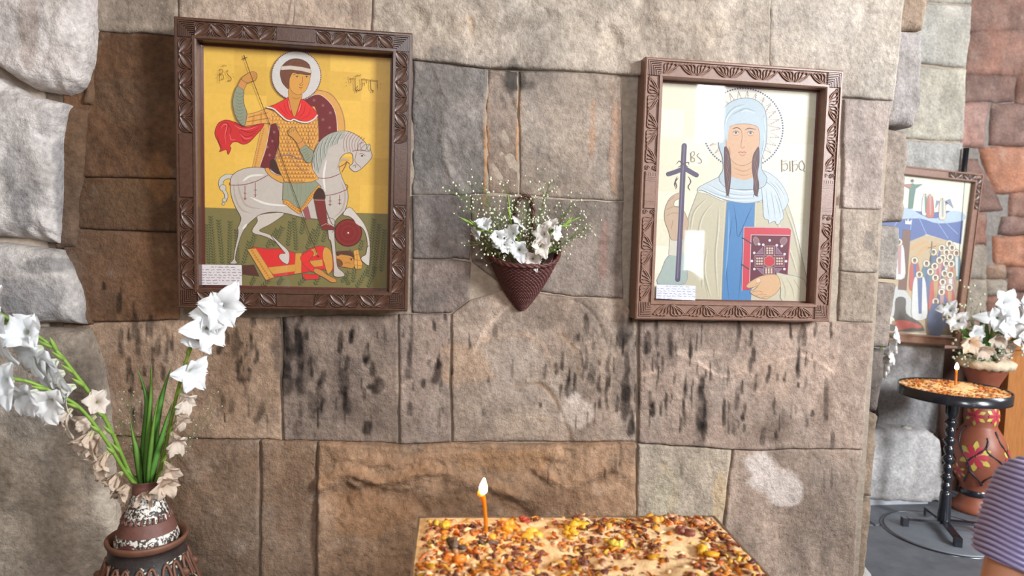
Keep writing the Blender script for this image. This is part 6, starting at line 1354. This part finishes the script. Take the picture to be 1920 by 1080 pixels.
# ---------------------------------------------------------------- visitor at the right edge, facing the wall
M_SKIN = mat('skin', (222, 160, 128), .5, .05, 40, sub=.15)
M_HAIR = mat('dark_hair', (52, 36, 28), .5, .3, 60, stretch=(8, 8, 1))
M_KNIT = mat('ribbed_lilac_knit', None, .8, .08, 90, attr=True, spec=.2, sheen=.2)
M_TROUSER = mat('dark_trousers', (52, 54, 66), .8, .15, 40)
M_SHOE = mat('shoe_leather', (40, 34, 32), .5, .1)
Yh = -1.10
sh = on_y(1914, 912, Yh); px0 = sh[0]+.175; zs = sh[2]
person = empty('person', (px0, Yh, 0), label='visitor in a ribbed lilac top at the right edge, back turned', cat='person')
def skin_body():
    me = bpy.data.meshes.new('body'); J = {}; V = []; E = []; Rr = []
    def v(n, p, r, parent=None):
        J[n] = len(V); V.append(p); Rr.append(r)
        if parent: E.append((J[parent], J[n]))
    s = zs/1.24
    v('pelvis', (0, 0, .84*s), (.145, .11)); v('waist', (0, 0, 1.0*s), (.125, .10), 'pelvis'); v('chest', (0, .01, 1.14*s), (.125, .095), 'waist'); v('neck0', (0, 0, 1.27*s), (.052, .055), 'chest'); v('neck', (-.005, .015, 1.345*s), (.05, .052), 'neck0')
    v('jaw', (-.008, .035, 1.40*s), (.058, .070), 'neck'); v('head', (-.008, .025, 1.47*s), (.074, .092), 'jaw'); v('crown', (-.008, .015, 1.54*s), (.055, .07), 'head')
    v('nose0', (-.008, .115, 1.435*s), (.016, .016), 'head'); v('nose', (-.008, .138, 1.425*s), (.010, .010), 'nose0')
    for sd, sg in (('l', -1), ('r', 1)):
        v('sh'+sd, (sg*.145, 0, 1.215*s), (.046, .046), 'chest'); v('ua'+sd, (sg*.19, -.01, 1.11*s), (.045, .045), 'sh'+sd); v('el'+sd, (sg*.225, -.02, .98*s), (.040, .042), 'ua'+sd); v('fa'+sd, (sg*.20, .09, .89*s), (.036, .036), 'el'+sd); v('wr'+sd, (sg*.15, .20, .84*s), (.024, .028), 'fa'+sd)
        v('pa'+sd, (sg*.125, .255, .83*s), (.034, .018), 'wr'+sd)
        for k in range(4):
            o = (k-1.5)*.018
            v('f%d%s' % (k, sd), (sg*.115+o*.5, .295, .832*s+o), (.0095, .0095), 'pa'+sd); v('g%d%s' % (k, sd), (sg*.10+o*.4, .330-.004*abs(k-1.5), .822*s+o), (.0085, .0085), 'f%d%s' % (k, sd)); v('h%d%s' % (k, sd), (sg*.088+o*.4, .345-.006*abs(k-1.5), .808*s+o), (.0075, .0075), 'g%d%s' % (k, sd))
        v('t0'+sd, (sg*.105, .235, .862*s), (.011, .011), 'pa'+sd); v('t1'+sd, (sg*.085, .262, .882*s), (.009, .009), 't0'+sd)
        v('hip'+sd, (sg*.085, 0, .78*s), (.095, .098), 'pelvis'); v('kn'+sd, (sg*.09, .01, .45*s), (.058, .062), 'hip'+sd); v('cf'+sd, (sg*.092, -.01, .30*s), (.052, .056), 'kn'+sd); v('an'+sd, (sg*.095, -.015, .09), (.036, .040), 'cf'+sd); v('ft'+sd, (sg*.10, .04, .04), (.040, .034), 'an'+sd); v('to'+sd, (sg*.108, .145, .030), (.036, .022), 'ft'+sd)
        v('ear'+sd, (-.008+sg*.080, .018, 1.445*s), (.010, .020), 'head')
    me.from_pydata(V, E, []); o = link_mesh('body', me, M_SKIN, person)
    md = o.modifiers.new('skin', 'SKIN'); md.use_smooth_shade = True
    for i, r in enumerate(Rr): me.skin_vertices[0].data[i].radius = r
    me.skin_vertices[0].data[0].use_root = True
    o.modifiers.new('sub', 'SUBSURF').render_levels = 2; o.modifiers['sub'].levels = 1
    return s
s_ = skin_body()
# eyes, mouth, hair
for sg in (-1, 1): m = MB(); m.blob((-.008+sg*.032, .108, 1.462*s_), .012, 6, 8); m.build('eye', mat('eye_white', (230,226,220), .2), person)
m = MB(); m.tube([(-.03, .112, 1.388*s_), (-.008, .120, 1.386*s_), (.014, .112, 1.388*s_)], [.003, .006, .003], 6); m.build('mouth', mat('lips', (176,98,92), .4), person)
m = MB(); Gp = []
for i, t in enumerate(np.linspace(0, 1, 14)):
    row = []
    for j in range(28):
        an = 2*math.pi*j/28; front = max(0, math.sin(an)); th = t*math.pi*(.80-.36*front)
        r = 1.0+.04*math.sin(j*2.7+t*5)
        row.append((-.008+.092*r*math.sin(th)*math.cos(an), .005+.112*r*math.sin(th)*math.sin(an), 1.475*s_+.125*r*math.cos(th)))
    Gp.append(row)
m.grid(np.array(Gp), cv=True); m.build('hair', M_HAIR, person)
# ribbed top: torso and two short sleeves; the ribs are real ridges running round
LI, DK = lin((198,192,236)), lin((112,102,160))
def ribbed(rings, n, pitch, amp, name):
    """rings: list of (centre, axis u, axis v, ru, rv) along the garment"""
    C0 = np.array([r[0] for r in rings], float); L = np.concatenate([[0], np.cumsum(np.linalg.norm(np.diff(C0, axis=0), axis=1))])
    k = int(L[-1]/pitch*6); t = np.linspace(0, L[-1], k); G = np.zeros((k, n, 3)); Cc = np.zeros((k, n, 3))
    it = lambda col: np.stack([np.interp(t, L, np.array([r[col][q] for r in rings])) for q in range(3)], 1)
    c_ = it(0); u_ = it(1); v_ = it(2); ru = np.interp(t, L, [r[3] for r in rings]); rv = np.interp(t, L, [r[4] for r in rings])
    for j in range(n):
        an = 2*math.pi*j/n; ph = 2*math.pi*t/pitch+1.6*math.sin(an*2+1)+3.2*math.sin(an-.6)+.5*np.sin(an*5+t*30)
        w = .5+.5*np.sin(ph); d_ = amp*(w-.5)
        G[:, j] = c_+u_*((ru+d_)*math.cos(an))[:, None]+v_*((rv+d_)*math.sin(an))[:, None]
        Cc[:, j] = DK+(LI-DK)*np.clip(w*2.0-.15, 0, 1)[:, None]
    m = MB(); m.grid(G, cv=True, col=Cc); return m.build(name, M_KNIT, person, colors=True)
X_, Y_ = (1, 0, 0), (0, 1, 0)
ribbed([((0, 0, .74*s_), X_, Y_, .185, .150), ((0, 0, .80*s_), X_, Y_, .180, .142), ((0, 0, .90*s_), X_, Y_, .160, .125), ((0, 0, 1.0*s_), X_, Y_, .150, .120), ((0, .01, 1.12*s_), X_, Y_, .165, .130), ((0, .005, 1.20*s_), X_, Y_, .172, .122), ((0, 0, 1.255*s_), X_, Y_, .168, .108), ((0, 0, 1.285*s_), X_, Y_, .135, .092), ((0, 0, 1.310*s_), X_, Y_, .078, .074)], 48, .0115, .005, 'knit_top')
for sg in (-1, 1):
    ax = np.array((sg*.30, -.03, -1.0)); ax /= np.linalg.norm(ax); uu = np.cross(ax, (0, 1, 0)); uu /= np.linalg.norm(uu); vv = np.cross(ax, uu)
    a_ = np.array((sg*.118, 0, 1.285*s_)); ring = [(a_+ax*q, uu, vv, r, r) for q, r in ((-.01, .030), (.012, .060), (.04, .076), (.09, .081), (.14, .081), (.19, .079), (.205, .074))]
    ribbed(ring, 36, .0105, .0050, 'sleeve')
m = MB(); n = 28
for sg in (-1, 1):
    rows = [[(sg*.085+(w*math.cos(t)), y0+d_*math.sin(t), z) for t in np.arange(n)*2*math.pi/n] for z, w, d_, y0 in ((.82*s_, .090, .112, 0), (.70*s_, .094, .108, 0), (.45*s_, .075, .080, .005), (.28*s_, .068, .072, -.005), (.09, .064, .070, -.008))]
    m.grid(np.array(rows), cv=True)
m.grid(np.array([[(w*math.cos(t), d_*math.sin(t), z) for t in np.arange(n)*2*math.pi/n] for z, w, d_ in ((.88*s_, .150, .112), (.80*s_, .172, .118), (.74*s_, .172, .115), (.70*s_, .12, .10), (.69*s_, .02, .02))]), cv=True)
m.build('trousers', M_TROUSER, person)
for sg in (-1, 1):
    m = MB(); m.blob((sg*.104, .055, .040), (.050, .125, .040), 8, 14); m.build('shoe', M_SHOE, person)
